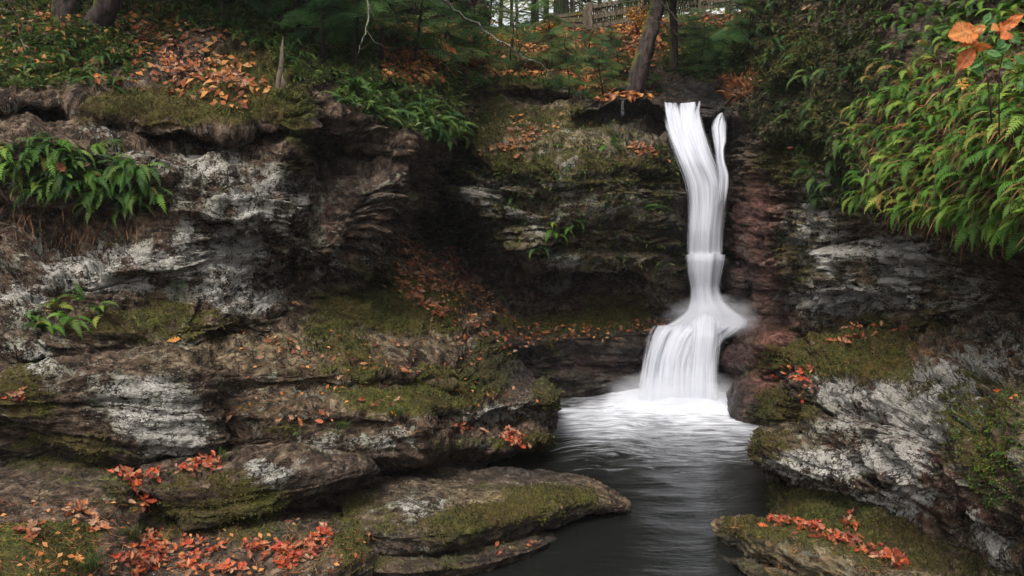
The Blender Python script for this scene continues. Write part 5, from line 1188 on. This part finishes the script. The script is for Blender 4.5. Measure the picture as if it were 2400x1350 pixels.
t2, _ = trunk('straight_tree', [(1580, 164, 21.2), (1579, 150, 21.2), (1578, 80, 21.3), (1577, 0, 21.5), (1576, -80, 21.6), (1574, -500, 22), (1572, -900, 22.5)], [.10, .085, .085, .08, .078, .06, .03], BARK, 'slim straight trunk just right of the leaning tree')
for i in range(16):
    o = link('bough', random.choice(BOUGH), t2); a = random.uniform(0, 6.3)
    o.matrix_local = Matrix.Translation(at(1577, random.uniform(-800, -60), 21.8) - t2.location) @ frame(Vector((math.cos(a), math.sin(a), -.15)), Vector((random.uniform(-.5, .5), -.6, 1))).to_4x4() @ Matrix.Scale(random.uniform(1, 1.7), 4)
t3, _ = trunk('curved_tree', [(192, 125, 14.5), (204, 102, 14.2), (216, 82, 14.1), (232, 52, 14.0), (248, 15, 13.9), (262, -30, 13.9), (275, -100, 14.0), (290, -400, 14.4), (300, -800, 15.2)], [.34, .29, .225, .19, .175, .17, .165, .14, .09], BARK, 'mossy curved tree trunk at the top left corner')
for i in range(22):
    o = link('bough', random.choice(BOUGH), t3); a = random.uniform(0, 6.3)
    o.matrix_local = Matrix.Translation(at(285, random.uniform(-900, -200), 13.8) - t3.location) @ frame(Vector((math.cos(a), math.sin(a), -.15)), Vector((random.uniform(-.5, .5), -.6, 1))).to_4x4() @ Matrix.Scale(random.uniform(1.4, 2.4), 4)
t4, _ = trunk('dark_tree', [(172, 112, 14.9), (166, 88, 14.7), (160, 60, 14.6), (155, 20, 14.6), (150, -60, 14.7), (140, -500, 15.2)], [.30, .26, .22, .20, .19, .13], BARK, 'nearly black trunk behind the curved one at the top left')
t5, _ = trunk('pale_sapling', [(1812, 68, 18.3), (1806, 30, 18.4), (1797, -10, 18.5), (1790, -200, 19)], [.045, .04, .036, .02], BARKL, 'thin pale sapling trunk on top of the right cliff')
limb(t5, 'branch', [(1808, 60, 18.3), (1760, 30, 18.2), (1700, 0, 18.2), (1660, -20, 18.3)], .012, TWIG)
# snag: a split stump
def snag():
    p0 = at(655, 222, 12.35); root = empty('split_stump', p0, 'sharp grey splinter of a broken tree standing on the left lip', 'stump')
    mb = MB(); q = [at(655, 225, 12.35) - p0, at(653, 190, 12.35) - p0, at(656, 150, 12.35) - p0, at(661, 115, 12.35) - p0, at(664, 84, 12.35) - p0]
    q[2].x += .02; mb.tube(q, [.048, .042, .036, .022, .003], 5); mb.build('splinter', WOOD, root)
    mb = MB(); q = [at(664, 222, 12.3) - p0, at(664, 195, 12.3) - p0, at(662, 172, 12.3) - p0]
    mb.tube(q, [.04, .03, .004], 5); mb.build('shard', WOOD, root)
snag()
# lichen covered branches reaching across
def branch(name, pts, r0, mat, label, twigs=4):
    root = empty(name, at(*pts[0]), label, 'branch'); limb(root, 'stem', pts, r0, mat)
    for k in range(twigs):
        i = random.randrange(len(pts) - 1); a = pts[i]; b = pts[i + 1]; t = random.random()
        x, y, Y = [a[j] + (b[j] - a[j]) * t for j in range(3)]; s_ = random.choice((-1, 1))
        limb(root, 'twig', [(x, y, Y), (x + random.uniform(10, 40), y + s_ * random.uniform(10, 40), Y - .2), (x + random.uniform(40, 80), y + s_ * random.uniform(20, 60), Y - .3)], r0 * .35, TWIG)
branch('bare_branch', [(1020, -20, 17.4), (1060, 22, 17.3), (1120, 58, 17.2), (1180, 100, 17.1), (1230, 138, 17.0), (1270, 149, 17.0)], .034, BARKL, 'pale lichen coated branch slanting across the hemlocks', 7)
branch('bare_branch', [(860, -20, 13.6), (866, 40, 13.6), (852, 90, 13.5), (836, 130, 13.4)], .020, BARKL, 'thin lichen coated branch among the dark hemlocks', 3)
branch('bare_branch', [(60, 120, 12.3), (48, 90, 12.3), (55, 60, 12.2), (20, 10, 12.0)], .012, BARKL, 'thin white twig at the left edge above the ferns', 2)
branch('bare_branch', [(1200, 90, 20.4), (1195, 140, 20.4), (1190, 190, 20.4)], .03, TWIG, 'slim dark stem on the leafy slope', 0)
branch('bare_branch', [(1215, 20, 19), (1205, 60, 19), (1198, 110, 19), (1190, 195, 19.6)], .022, TWIG, 'dark crooked stem crossing the pale branch', 3)
for x0, y0, x1, y1, Y in ((1120, 110, 1118, 160, 22), (1135, 112, 1134, 160, 22), (1347, 60, 1348, 125, 23), (1210, 150, 1190, 190, 21), (1440, 80, 1416, 170, 20.5), (1398, 110, 1394, 172, 21), (1760, 20, 1700, 90, 18.6)):
    branch('sapling_stem', [(x0, y0, Y), ((x0 + x1) / 2 + 3, (y0 + y1) / 2, Y), (x1, y1, Y)], .016, TWIG, {1120: 'left of two thin stems on the leafy slope', 1135: 'right of two thin stems on the leafy slope', 1347: 'thin upright stem beside the yellow bush', 1210: 'short slanting stem behind the mossy shelf', 1440: 'thin stem leaning left of the leaning tree', 1398: 'thin upright stem under the fence post', 1760: 'slanting bare stem beside the right cliff'}[x0], 1)
# twigs on right bank
branch('bare_twig', [(1980, 300, 11.2), (2040, 340, 10.2), (2075, 375, 9.6)], .006, TWIG, 'thin dark twig at the left side of the right ferns', 2)
branch('hanging_root', [(2095, 480, 8.9), (2110, 510, 8.9), (2130, 545, 8.9), (2125, 570, 8.9)], .006, BARKL, 'pale root dangling under the right fern bank', 1)
# fence along the hill
def fence():
    def P(x, y, Y=26.5): return at(x, y, Y)
    root = empty('wooden_fence', P(1382, 66), 'old wooden picket fence climbing the hill behind the falls', 'fence')
    b = root.location
    def beam(name, a, c, w, d):
        mb = MB(); ax = (c - a); L_ = ax.length; X = ax.normalized(); Z = Vector((0, 0, 1)); Z = (Z - X * Z.dot(X)).normalized() if abs(X.z) < .9 else Vector((1, 0, 0)); Yv = X.cross(Z)
        mb8 = [a + Yv * sy * d + Z * sz * w + X * (0 if k == 0 else L_) for k in (0, 1) for sy, sz in ((-1, -1), (1, -1), (1, 1), (-1, 1))]
        for f in ((0, 1, 2, 3), (7, 6, 5, 4), (0, 4, 5, 1), (1, 5, 6, 2), (2, 6, 7, 3), (3, 7, 4, 0)): mb.face([mb8[i] - b for i in f])
        return mb.build(name, WOOD, root, False)
    def section(xa, xb, top, bot, n, Ya=26.5, Yb=26.5):
        f = lambda L_, t: L_[0] + (L_[1] - L_[0]) * t
        for lv, w in ((.06, .045), (.52, .06), (.96, .045)):
            ya = f((top[0], bot[0]), lv); yb = f((top[1], bot[1]), lv)
            beam('rail', P(xa, ya, Ya - .06), P(xb, yb, Yb - .06), w, .03)
        for i in range(n):
            t = (i + .5) / n; x = f((xa, xb), t); Y = f((Ya, Yb), t); j = random.uniform(-1.5, 1.5)
            if random.random() < .05: continue
            beam('picket', P(x, f(bot, t) + j, Y), P(x + random.uniform(-1, 1), f(top, t) + j - 2, Y), (xb - xa) / n * .36 / F * 26.5, .012)
    section(1384, 1500, (14, -6), (66, 44), 24)
    section(1502, 1640, (-8, -12), (42, 20), 26, 26.5, 28)
    section(1642, 1800, (-12, -30), (20, 4), 24, 28, 29)
    section(1290, 1378, (40, 26), (58, 62), 16, 28.5, 26.6)
    for x, a, c, Y in ((1381, 70, 6, 26.4), (1374, 66, 18, 26.6), (1501, 50, -14, 26.4), (1641, 30, -30, 27.9), (1290, 66, 34, 28.4)):
        beam('post', P(x, a, Y), P(x, c, Y), .07, .07)
fence()

# ---------------------------------------------------------------- leaves
def leaf_mesh(kind, seed, mat):
    r = random.Random(seed)
    if kind == 'oak': prof = [(0, .03), (.10, .05), (.2, .20), (.27, .09), (.38, .32), (.46, .12), (.60, .36), (.68, .13), (.80, .24), (.9, .10), (1, .0)]
    elif kind == 'maple': prof = [(0, .02), (.06, .10), (.10, .40), (.26, .17), (.40, .50), (.52, .22), (.60, .30), (.70, .12), (1, .0)]
    else: prof = [(0, .01), (.12, .12), (.3, .24), (.5, .29), (.7, .23), (.88, .10), (1, .0)]
    mb = MB(); cu = r.uniform(.5, 1.6); fo = r.uniform(.15, .7); tw = r.uniform(-.5, .5)
    def pt(x, y):
        a = (x - .4) * cu; z = .16 * cu * (x - .45) ** 2 * 2 + abs(y) * fo * .9 + .05 * math.sin(x * 9 + seed); return (x, y * (1 - .3 * fo), z + y * tw * x)
    for (x0, w0), (x1, w1) in zip(prof, prof[1:]):
        for s_ in (-1, 1):
            a = pt(x0, 0); b = pt(x1, 0); c = pt(x1 + .03 * (w1 > .15), s_ * w1); d = pt(x0 + .03 * (w0 > .15), s_ * w0)
            q = [a, b, c, d] if s_ > 0 else [a, d, c, b]
            if w1 == 0: q = [a, b, d] if s_ > 0 else [a, d, b]
            mb.face(q)
    mb.face([(-.18, -.006, 0), (0, -.012, .0), (0, .012, .0)])
    return mb.mesh('leaf', mat, True)
LV = {m.name: [leaf_mesh(k, i, m) for i, k in enumerate(('oak', 'oak', 'maple', 'oval', 'oak', 'maple', 'oval'))] for m in (DRY, RED, GOLD, ORANGE, DRYD)}
def put_leaf(o, p, nr, size, lift, flat=.35):
    n_ = (nr + Vector((random.gauss(0, flat), random.gauss(0, flat), random.gauss(0, flat) * .5)) + Vector((0, -.15, .25))).normalized()
    x = Vector((random.uniform(-1, 1), random.uniform(-1, 1), random.uniform(-.4, .4))); x = (x - n_ * x.dot(n_)).normalized()
    y = n_.cross(x); m = Matrix((x, y, n_)).transposed().to_4x4(); s_ = size * random.uniform(.7, 1.25)
    return Matrix.Translation(p + nr * lift) @ m @ Matrix.Diagonal((s_, s_ * random.uniform(.8, 1.05), s_, 1))
def pile(label, segs, n, size, mat=DRY, lift=.02, name='leaf_pile'):
    """segs: (px, py, rx, ry) blobs; each leaf is a part of the pile"""
    tot = sum(math.sqrt(s_[2] * s_[3]) for s_ in segs); root = None
    for (cx, cy, rx, ry) in segs:
        k = max(1, round(n * math.sqrt(rx * ry) / tot))
        for _ in range(k):
            x, y = random.gauss(cx, rx * .5), random.gauss(cy, ry * .5); h = hit(x, y)
            if not h or h[1].z < .12: continue
            p, nr, _m = h
            if root is None: root = empty(name, p, label, 'leaves'); bpy.context.view_layer.update()
            o = link('leaf', random.choice(LV[mat.name if random.random() < .75 else 'fallen_leaves']), root)
            o.matrix_local = Matrix.Translation(-root.location) @ put_leaf(o, p, nr, size, random.random() * lift + .006)
    return root
def single(label, px, py, size, mat=DRY, k=0, flat=.3, face=None, lift=.015, group=None):
    h = hit(px, py)
    if not h: return
    o = link('fallen_leaf', LV[mat.name][k]); nr = (h[1] + Vector((0, -.9, .3))).normalized() if face is None else face
    o.matrix_world = put_leaf(o, h[0], nr, size / random.uniform(.95, 1.05), lift, .1); tag(o, label, 'leaf', group)
pile('broad heap of orange brown leaves on the upper left bank', [(370, 90, 70, 25), (400, 125, 80, 25), (440, 160, 90, 25), (500, 185, 70, 22), (340, 75, 40, 15), (545, 190, 30, 16)], 300, .095, lift=.07)
pile('dark red leaves among the ferns at the far left of the bank', [(50, 120, 40, 14), (90, 45, 60, 16), (110, 65, 30, 14)], 45, .12)
pile('red leaves high on the bank right of the curved trunk', [(320, 10, 50, 22), (430, 20, 60, 20), (480, 60, 40, 16)], 40, .12)
pile('pink brown leaves carpeting the ramp in the gully', [(955, 575, 35, 12), (975, 600, 45, 14), (955, 625, 45, 14), (1000, 645, 60, 12), (1060, 620, 40, 16), (1010, 670, 50, 10), (1080, 680, 45, 8), (1055, 590, 30, 10)], 260, .11, lift=.05)
pile('band of brown leaves along the edge of the mossy wedge', [(880, 655, 30, 10), (930, 660, 40, 10), (975, 690, 35, 9), (1010, 715, 30, 9), (1035, 735, 25, 9)], 130, .11, lift=.03)
pile('scattered brown leaves at the foot of the gully', [(1075, 730, 40, 12), (1120, 760, 50, 12), (1090, 800, 40, 12), (1170, 790, 50, 10), (1240, 785, 60, 10), (1110, 830, 30, 10), (1200, 820, 50, 10)], 70, .10)
pile('thin line of leaves on the ledge left of the lower fall', [(1350, 775, 80, 5), (1440, 765, 50, 5), (1260, 760, 60, 8)], 30, .09)
pile('bright orange leaves piled at the foot of the lichen wall', [(470, 1085, 35, 9), (430, 1100, 35, 7), (500, 1095, 20, 9), (350, 1112, 25, 4), (280, 1112, 16, 5)], 110, .072, RED, lift=.05)
pile('orange leaves packed in the vertical crack beside the rounded block', [(312, 1130, 9, 10), (322, 1155, 12, 14), (328, 1185, 12, 12), (308, 1120, 8, 6)], 42, .10, RED, lift=.07)
pile('pinkish leaves on the mossy ledge near the left edge', [(190, 1195, 22, 10), (160, 1200, 25, 10), (220, 1235, 18, 8), (70, 1245, 30, 8)], 56, .10, lift=.03)
pile('dense heap of red orange leaves at the bottom left', [(340, 1290, 40, 22), (380, 1300, 30, 18), (345, 1265, 22, 16), (300, 1310, 26, 16), (350, 1330, 40, 12)], 190, .072, RED, lift=.07)
pile('loose orange leaves on the foreground ledge beside the big heap', [(450, 1275, 30, 12), (460, 1310, 30, 18), (480, 1335, 40, 10), (550, 1335, 30, 10), (430, 1320, 20, 12), (500, 1290, 20, 8)], 110, .072, RED, lift=.03)
pile('orange leaf heap at the right end of the foreground ledge', [(660, 1290, 30, 15), (690, 1300, 35, 15), (730, 1275, 30, 14), (600, 1285, 26, 12), (680, 1320, 20, 10), (760, 1255, 20, 10)], 170, .072, RED, lift=.05)
pile('orange leaves on a shelf at the far left edge', [(40, 925, 35, 8), (15, 932, 20, 6)], 30, .10, RED, lift=.03)
pile('rust coloured leaf cluster on the lower outcrop ledge', [(1195, 1022, 22, 10), (1200, 1032, 24, 9)], 70, .085, RED, lift=.05)
pile('long thin line of leaves on the outcrop step', [(760, 980, 40, 4), (700, 983, 35, 4), (640, 985, 30, 4), (540, 970, 14, 6)], 34, .09, lift=.02)
pile('scattered orange leaves on the outcrop top', [(830, 850, 60, 8), (1000, 855, 50, 6), (860, 865, 60, 6), (1060, 800, 50, 8), (960, 870, 70, 6), (900, 945, 50, 8), (700, 830, 70, 12), (650, 800, 60, 10), (760, 890, 40, 8), (930, 810, 80, 10), (1080, 855, 40, 6)], 60, .085)
pile('orange leaves and needles near the outcrop tip', [(1180, 920, 30, 8), (1170, 928, 20, 6), (1100, 1005, 30, 5), (1080, 1000, 30, 4)], 30, .085, lift=.02)
pile('few orange leaves on the low slab by the water', [(1240, 1275, 14, 5), (1268, 1274, 8, 4), (1170, 1290, 30, 8), (870, 1252, 20, 5), (685, 1225, 10, 4)], 12, .10)
pile('long drift of red leaves in the groove of the tan slab', [(1820, 1225, 30, 5), (1850, 1230, 30, 7), (1890, 1240, 30, 8), (1930, 1255, 30, 9), (1965, 1265, 26, 8), (2000, 1275, 24, 8), (2040, 1298, 28, 8), (2080, 1310, 22, 6), (2110, 1325, 20, 5), (1990, 1228, 12, 12)], 210, .085, RED, lift=.05)
pile('thin line of rust leaves on top of the broad mossy boulder', [(1990, 765, 60, 4), (2060, 765, 60, 4), (2110, 772, 30, 4)], 40, .09)
pile('rust leaves in the slanting crack of the mossy boulder', [(1960, 800, 30, 5), (2000, 792, 30, 4)], 26, .09)
pile('red leaves on the shelf under the mossy boulders', [(1830, 862, 40, 6), (1880, 865, 40, 6), (1860, 885, 50, 6), (1900, 905, 20, 14), (1880, 935, 18, 8)], 70, .085, RED, lift=.03)
pile('rust leaves lying over the brink ledge of the buttress top', [(1180, 350, 30, 10), (1210, 345, 25, 9), (1130, 350, 20, 6), (1240, 315, 40, 12), (1230, 330, 30, 8)], 90, .11, lift=.04)
pile('orange leaves on the right shoulder of the buttress', [(1500, 345, 30, 10), (1520, 355, 25, 10), (1480, 340, 20, 7), (1560, 380, 10, 8)], 60, .11, lift=.03)
pile('yellow orange leaves on the slope of the buttress top', [(1240, 295, 40, 10), (1290, 300, 40, 9), (1350, 275, 50, 12), (1200, 270, 60, 16)], 34, .10, GOLD)
pile('brown leaves caught in the ferns of the right bank', [(2240, 330, 120, 70), (2150, 250, 90, 60), (2330, 400, 80, 70)], 24, .075, lift=.10)
pile('dark leaves on the slope above the right cliff', [(1830, 340, 30, 10), (1880, 380, 12, 6), (1760, 180, 30, 10), (2100, 100, 20, 10), (1900, 20, 60, 10)], 20, .10, lift=.06)
pile('orange leaves at the foot of the leaning tree', [(1530, 190, 30, 10), (1540, 215, 20, 8), (1440, 205, 30, 10), (1380, 215, 30, 8)], 60, .12)
single('curled golden oak leaf hanging on the left rock face', 392, 800, .13, GOLD, 0)
single('pale tan maple leaf beside the split stump', 628, 205, .15, GOLD, 2)
single('pointed orange leaf lying on the moss at the bottom left', 180, 1292, .13, GOLD, 4)
single('single red oak leaf on the dark foreground rock', 688, 1222, .12, DRY, 1)
single('pale lilac leaf on the tip of the rock tongue', 1316, 1190, .075, DRYD, 5)
single('single orange leaf on the right edge of the lichen boulder', 2366, 935, .085, ORANGE, 3)
single('thin orange leaf above the other on the lichen boulder', 2345, 912, .075, ORANGE, 6)
single('orange brown leaf in the big left fern clump', 160, 405, .16, DRY, 2, lift=.22)
single('small orange leaf in the middle of the left fern clump', 215, 385, .09, DRY, 3, lift=.2)
single('orange maple leaf standing out on the bright right ferns', 2243, 218, .13, ORANGE, 5, lift=.18)
single('red leaf at the left edge of the picture below the ferns', 4, 385, .12, DRY, 1, lift=.2)
single('single orange leaf hanging at the left edge of the cliff', 12, 258, .12, DRY, 4, lift=.05)
single('yellow leaf resting on the outcrop moss', 925, 968, .09, GOLD, 3)
single('brown curled leaf on the shaded step at left centre', 705, 715, .12, DRYD, 4)
# oak seedling with its big orange leaves at the top right
def veined(seed, mat):
    r = random.Random(seed); nx, ny = 26, 9; V = []; S = []; Q = []
    cu = r.uniform(.2, .7); side = r.uniform(-.3, .3)
    for i in range(nx):
        x = i / (nx - 1); wd = .30 * math.sin(math.pi * min(1, x * .93 + .05)) ** .75 * (1 + .10 * math.sin(x * 44)) + .004
        for j in range(ny):
            v = j / (ny - 1) * 2 - 1; y = v * wd + side * x * x * .25
            ph = (x * 9 - abs(v) * 1.4) % 1.0; vein = math.exp(-(v / .07) ** 2) + .7 * math.exp(-(min(ph, 1 - ph) / .13) ** 2) * (abs(v) < .93)
            V.append((x, y, cu * .35 * math.sin(x * 2.6) + .10 * abs(v) * (1 - x * .5) + .03 * math.sin(x * 11 + v * 3 + seed) + .02 * vein)); S.append(min(vein, 1))
    for i in range(nx - 1):
        for j in range(ny - 1):
            a = i * ny + j; Q.append((a, a + ny, a + ny + 1, a + 1))
    return mesh_np('oak_leaf', np.array(V), np.array(Q), mat, {'vein': S})
def veined_mat():
    t = NT('orange_oak_leaf'); oi = t.n('ObjectInfo'); P = t.n('NewGeometry').outputs['Position']
    c = t.ramp(oi.outputs['Random'], [(0, (.50, .085, .025)), (.5, (.55, .15, .035)), (1, (.58, .25, .07))])
    n = t.noise(P, 45, 4, .65); n2 = t.noise(P, 160, 2)
    c = t.mix(t.mr(n, .45, .68, 0, .8), c, (.16, .045, .02)); c = t.mix(t.mr(n2, .62, .68, 0, .8), c, (.05, .02, .012))
    c = t.mix(t.math('MULTIPLY', t.attr('vein'), .45), c, (.68, .36, .13))
    b = t.bsdf(c, .5, t.bump(t.attr('vein'), .5, .004), .3); tr = t.n('BsdfTranslucent'); t.set(tr.inputs[0], c)
    m = t.n('MixShader'); m.inputs[0].default_value = .3; t.t.links.new(b, m.inputs[1]); t.t.links.new(tr.outputs[0], m.inputs[2]); return t.done(m.outputs[0])
def oak_sprig():
    VM = veined_mat(); OL = [veined(i, VM) for i in range(4)]
    base = at(2330, 110, 4.7); root = empty('oak_seedling', base, 'oak sprig with large glowing orange leaves at the top right', 'seedling')
    mb = MB(); mb.tube([Vector((0, 0, -.35)), Vector((-.03, -.01, -.15)), Vector((-.06, 0, 0)), Vector((-.12, 0, .02)), Vector((-.18, 0, .03))], [.005, .004, .003, .002, .001], 5); mb.build('stem', TWIG, root)
    for (x0, y0, x1, y1, k) in ((2285, 75, 2222, 90, 3), (2272, 85, 2308, 62, 3), (2280, 90, 2250, 108, 6), (2288, 92, 2278, 112, 6), (2280, 115, 2246, 163, 3), (2290, 122, 2314, 112, 6), (2335, 78, 2392, 38, 0), (2350, 70, 2336, 92, 2), (2340, 68, 2318, 72, 6)):
        a = at(x0, y0, 4.6) - base; c = at(x1, y1, 4.55 + random.uniform(-.05, .05)) - base; X = (c - a); L_ = X.length; X.normalize()
        Z = Vector((random.uniform(-.3, .3), -1, .3)); Z = (Z - X * Z.dot(X)).normalized(); Yv = Z.cross(X)
        o = link('leaf', OL[k % 4], root); o.matrix_local = Matrix.Translation(a) @ Matrix((X, Yv, Z)).transposed().to_4x4() @ Matrix.Diagonal((L_ * 1.05, L_ * (1.05 if k != 0 else .6), L_ * .8, 1))
        tb = MB(); tb.tube([a, a.lerp(Vector((-.11, .02, .01)), .5) + Vector((0, .01, -.005)), Vector((-.10, .02, .01))], .0014, 4); tb.build('leaf_stalk', TWIG, root)
oak_sprig()
GRN = leafy('dark_green_leaves', [(0, (.025, .075, .02)), (.5, (.05, .13, .035)), (1, (.09, .19, .05))], .5, .3)
LV[GRN.name] = [leaf_mesh('oval', i + 40, GRN) for i in range(4)]
def green_plant():
    base = at(2360, 120, 4.9); root = empty('broadleaf_plant', base, 'dark green broad leaved plant behind the orange oak leaves', 'plant')
    mb = MB(); mb.tube([Vector((0, .05, -.4)), Vector((-.02, .03, -.1)), Vector((0, 0, .1))], [.004, .003, .002], 5); mb.build('stem', TWIG, root)
    for i in range(22):
        o = link('leaf', random.choice(LV[GRN.name]), root)
        p = at(random.uniform(2295, 2420), random.uniform(40, 190), 4.85) - base
        o.matrix_local = Matrix.Translation(p) @ (Vector((random.uniform(-.4, .4), -1, random.uniform(0, .8))).to_track_quat('Z', 'X').to_matrix() @ Matrix.Rotation(random.uniform(0, 6.3), 3, 'Z')).to_4x4() @ Matrix.Scale(random.uniform(.05, .08), 4)
green_plant()
# yellow and orange bushes on the hill
def bush(label, px, py, Y, rx, rz, n, mat, size=.10, name='autumn_bush'):
    base = at(px, py + rz / Y * F * .8, Y); root = empty(name, base, label, 'bush')
    mb = MB()
    for k in range(6):
        e = Vector((random.uniform(-rx, rx) * .8, random.uniform(-.3, .3), rz * random.uniform(1, 1.8))); mb.tube([Vector((0, 0, -.1)), e * .5 + Vector((0, 0, .05)), e], [.012, .008, .003], 4)
    mb.build('stem', TWIG, root)
    lb = MB(); r = random.Random(px)
    for k in range(n):
        c = Vector((r.gauss(0, .45) * rx, r.gauss(0, .3) * rx, rz * (1 + r.gauss(0, .45)))); d = Vector((r.uniform(-1, 1), r.uniform(-1, 1), r.uniform(-.6, .5))).normalized(); s_ = d.cross(Vector((r.uniform(-1, 1), r.uniform(-1, 1), 1))).normalized() * size * .32
        lb.face([c, c + d * size * .5 + s_, c + d * size, c + d * size * .5 - s_])
    me = lb.mesh('foliage', mat, False); a = me.attributes.new('shade', 'FLOAT', 'POINT'); a.data.foreach_set('value', np.repeat(np.random.default_rng(px).random(n), 4).astype(np.float32)); link('foliage', me, root)
bush('bright yellow orange bush on the slope below the ridge', 1292, 75, 24, .30, .22, 260, YELL)
bush('yellow leaved bush in front of the fence', 1495, 45, 25, .36, .30, 240, YELL)
bush('orange tinged bush behind the white branch', 1165, 100, 22, .5, .25, 300, YELL, .09)
bush('small yellow bush at the foot of the fence', 1375, 42, 27, .3, .14, 120, YELL, .09)
# leaf litter on the hill, pine needles on the rocks
def litter(name, label, poly, n, size, mat, seed, minz=.15, flat=.4):
    V = []; Q = []; S = []
    random.seed(seed); r = random.Random(seed)
    for (x, y) in poly_points(poly, n):
        h = hit(x, y)
        if not h or h[1].z < minz: continue
        p, nr, _ = h
        n_ = (nr + Vector((r.gauss(0, flat), r.gauss(0, flat) - .2, .2))).normalized(); a = Vector((r.uniform(-1, 1), r.uniform(-1, 1), r.uniform(-.5, .5))); a = (a - n_ * a.dot(n_)).normalized(); b = n_.cross(a); s_ = size * r.uniform(.6, 1.3)
        c = p + nr * r.uniform(.005, .05); k = len(V)
        V += [c - a * s_ * .5, c + b * s_ * .3 + n_ * s_ * .15, c + a * s_ * .5, c - b * s_ * .3 + n_ * s_ * .15]; Q.append((k, k + 1, k + 2, k + 3)); S += [r.random()] * 4
    if not V: return
    me = mesh_np(name, np.array([tuple(v) for v in V]), np.array(Q), mat, {'shade': S}, False); tag(link(name, me), label, None, None, 'stuff')
litter('leaf_litter', 'orange and brown leaf litter covering the hill behind the falls', [(880, 60), (1080, 60), (1250, 50), (1400, 60), (1560, 40), (1760, 20), (1720, 70), (1560, 130), (1470, 205), (1540, 225), (1400, 236), (1350, 205), (1290, 184), (1200, 176), (1080, 182), (1020, 200), (900, 190)], 6500, .15, DRYD, 3, .0)
litter('leaf_litter', 'red brown leaf litter scattered through the upper left bank', [(0, 20), (300, 20), (560, 60), (640, 200), (560, 260), (300, 200), (0, 180)], 500, .11, DRYD, 4, .1)
litter('leaf_litter', 'small leaf crumbs on the ramp and ledges of the gully', [(860, 600), (960, 560), (1100, 640), (1220, 760), (1600, 740), (1580, 775), (1200, 830), (1060, 760), (900, 680)], 500, .07, DRYD, 6, .15)
litter('leaf_litter', 'leaf crumbs strewn over the outcrop and ledges', [(540, 760), (900, 770), (1140, 830), (1280, 920), (1250, 1040), (900, 1000), (520, 960)], 90, .05, DRYD, 7, .35)
litter('leaf_litter', 'leaf crumbs on the foreground ledge', [(-20, 1180), (300, 1180), (380, 1250), (860, 1250), (860, 1350), (-20, 1350)], 160, .05, DRYD, 8, .3)
def needles(label, poly, n, L_, seed, minz=.2):
    V = []; Q = []; S = []; random.seed(seed); r = random.Random(seed)
    for (x, y) in poly_points(poly, n):
        h = hit(x, y)
        if not h or h[1].z < minz: continue
        p, nr, _ = h; a = Vector((r.uniform(-1, 1), r.uniform(-.7, .7), r.uniform(-.2, .2))); a = (a - nr * a.dot(nr)).normalized(); b = nr.cross(a) * .0019
        c = p + nr * .012; e = c + a * L_ * r.uniform(.6, 1.2) + nr * .01; k = len(V); V += [c - b, c + b, e]; Q.append((k, k + 1, k + 2)); S += [r.random()] * 3
    me = mesh_np('pine_needles', np.array([tuple(v) for v in V]), np.array(Q), NEEDLE, {'shade': S}, False); tag(link('pine_needles', me), label, None, None, 'stuff')
needles('dry orange pine needles on the bottom left ledge', [(-20, 1170), (330, 1180), (420, 1240), (860, 1250), (860, 1350), (-20, 1350)], 500, .11, 1)
needles('dry orange pine needles on the outcrop tops', [(560, 800), (900, 780), (1140, 840), (1290, 920), (1230, 1040), (900, 1010), (540, 960)], 450, .10, 2, .3)
needles('dry needles on the right hand mossy boulders', [(1780, 780), (2150, 760), (2400, 830), (2050, 880), (1800, 900)], 220, .10, 3)
needles('dry needles on the tan slab and rocks below it', [(1700, 1215), (2000, 1260), (2200, 1350), (1800, 1350)], 200, .10, 4)
# grass tufts
def tuft(label, px, py, n, L_, mat=GRASS):
    h = hit(px, py)
    if not h: return
    mb = MB(); r = random.Random(px)
    for k in range(n):
        a = r.uniform(0, 6.3); d = Vector((math.cos(a) * .6, math.sin(a) * .6 - .2, 1)).normalized(); o = Vector((r.gauss(0, .03), r.gauss(0, .02), 0)); l_ = L_ * r.uniform(.6, 1.2); s_ = d.cross(Vector((0, 0, 1))).normalized() * .0025
        m_ = o + d * l_ * .55; e = o + d * l_ * .8 + Vector((d.x * .5, d.y * .5, -.25)) * l_
        mb.face([o - s_, o + s_, m_ + s_, m_ - s_]); mb.face([m_ - s_, m_ + s_, e])
    o = mb.build('grass_tuft', mat, None, False); o.location = h[0]; tag(o, label, 'grass')
tuft('dark grass tuft by the crack at the bottom left', 310, 1262, 60, .20); tuft('second dark grass tuft right of the crack', 385, 1270, 50, .16); tuft('grass tuft at the bottom edge beside the leaf heap', 215, 1335, 60, .22)
tuft('straw coloured grass tuft on the outcrop', 925, 968, 70, .18, GRASS); tuft('thin grass blades over the leaf pile in the corner', 520, 1075, 30, .16); tuft('green grass cushion on the outcrop step', 805, 1000, 60, .12)
tuft('grass tuft on the buttress right shoulder', 1440, 325, 50, .25)
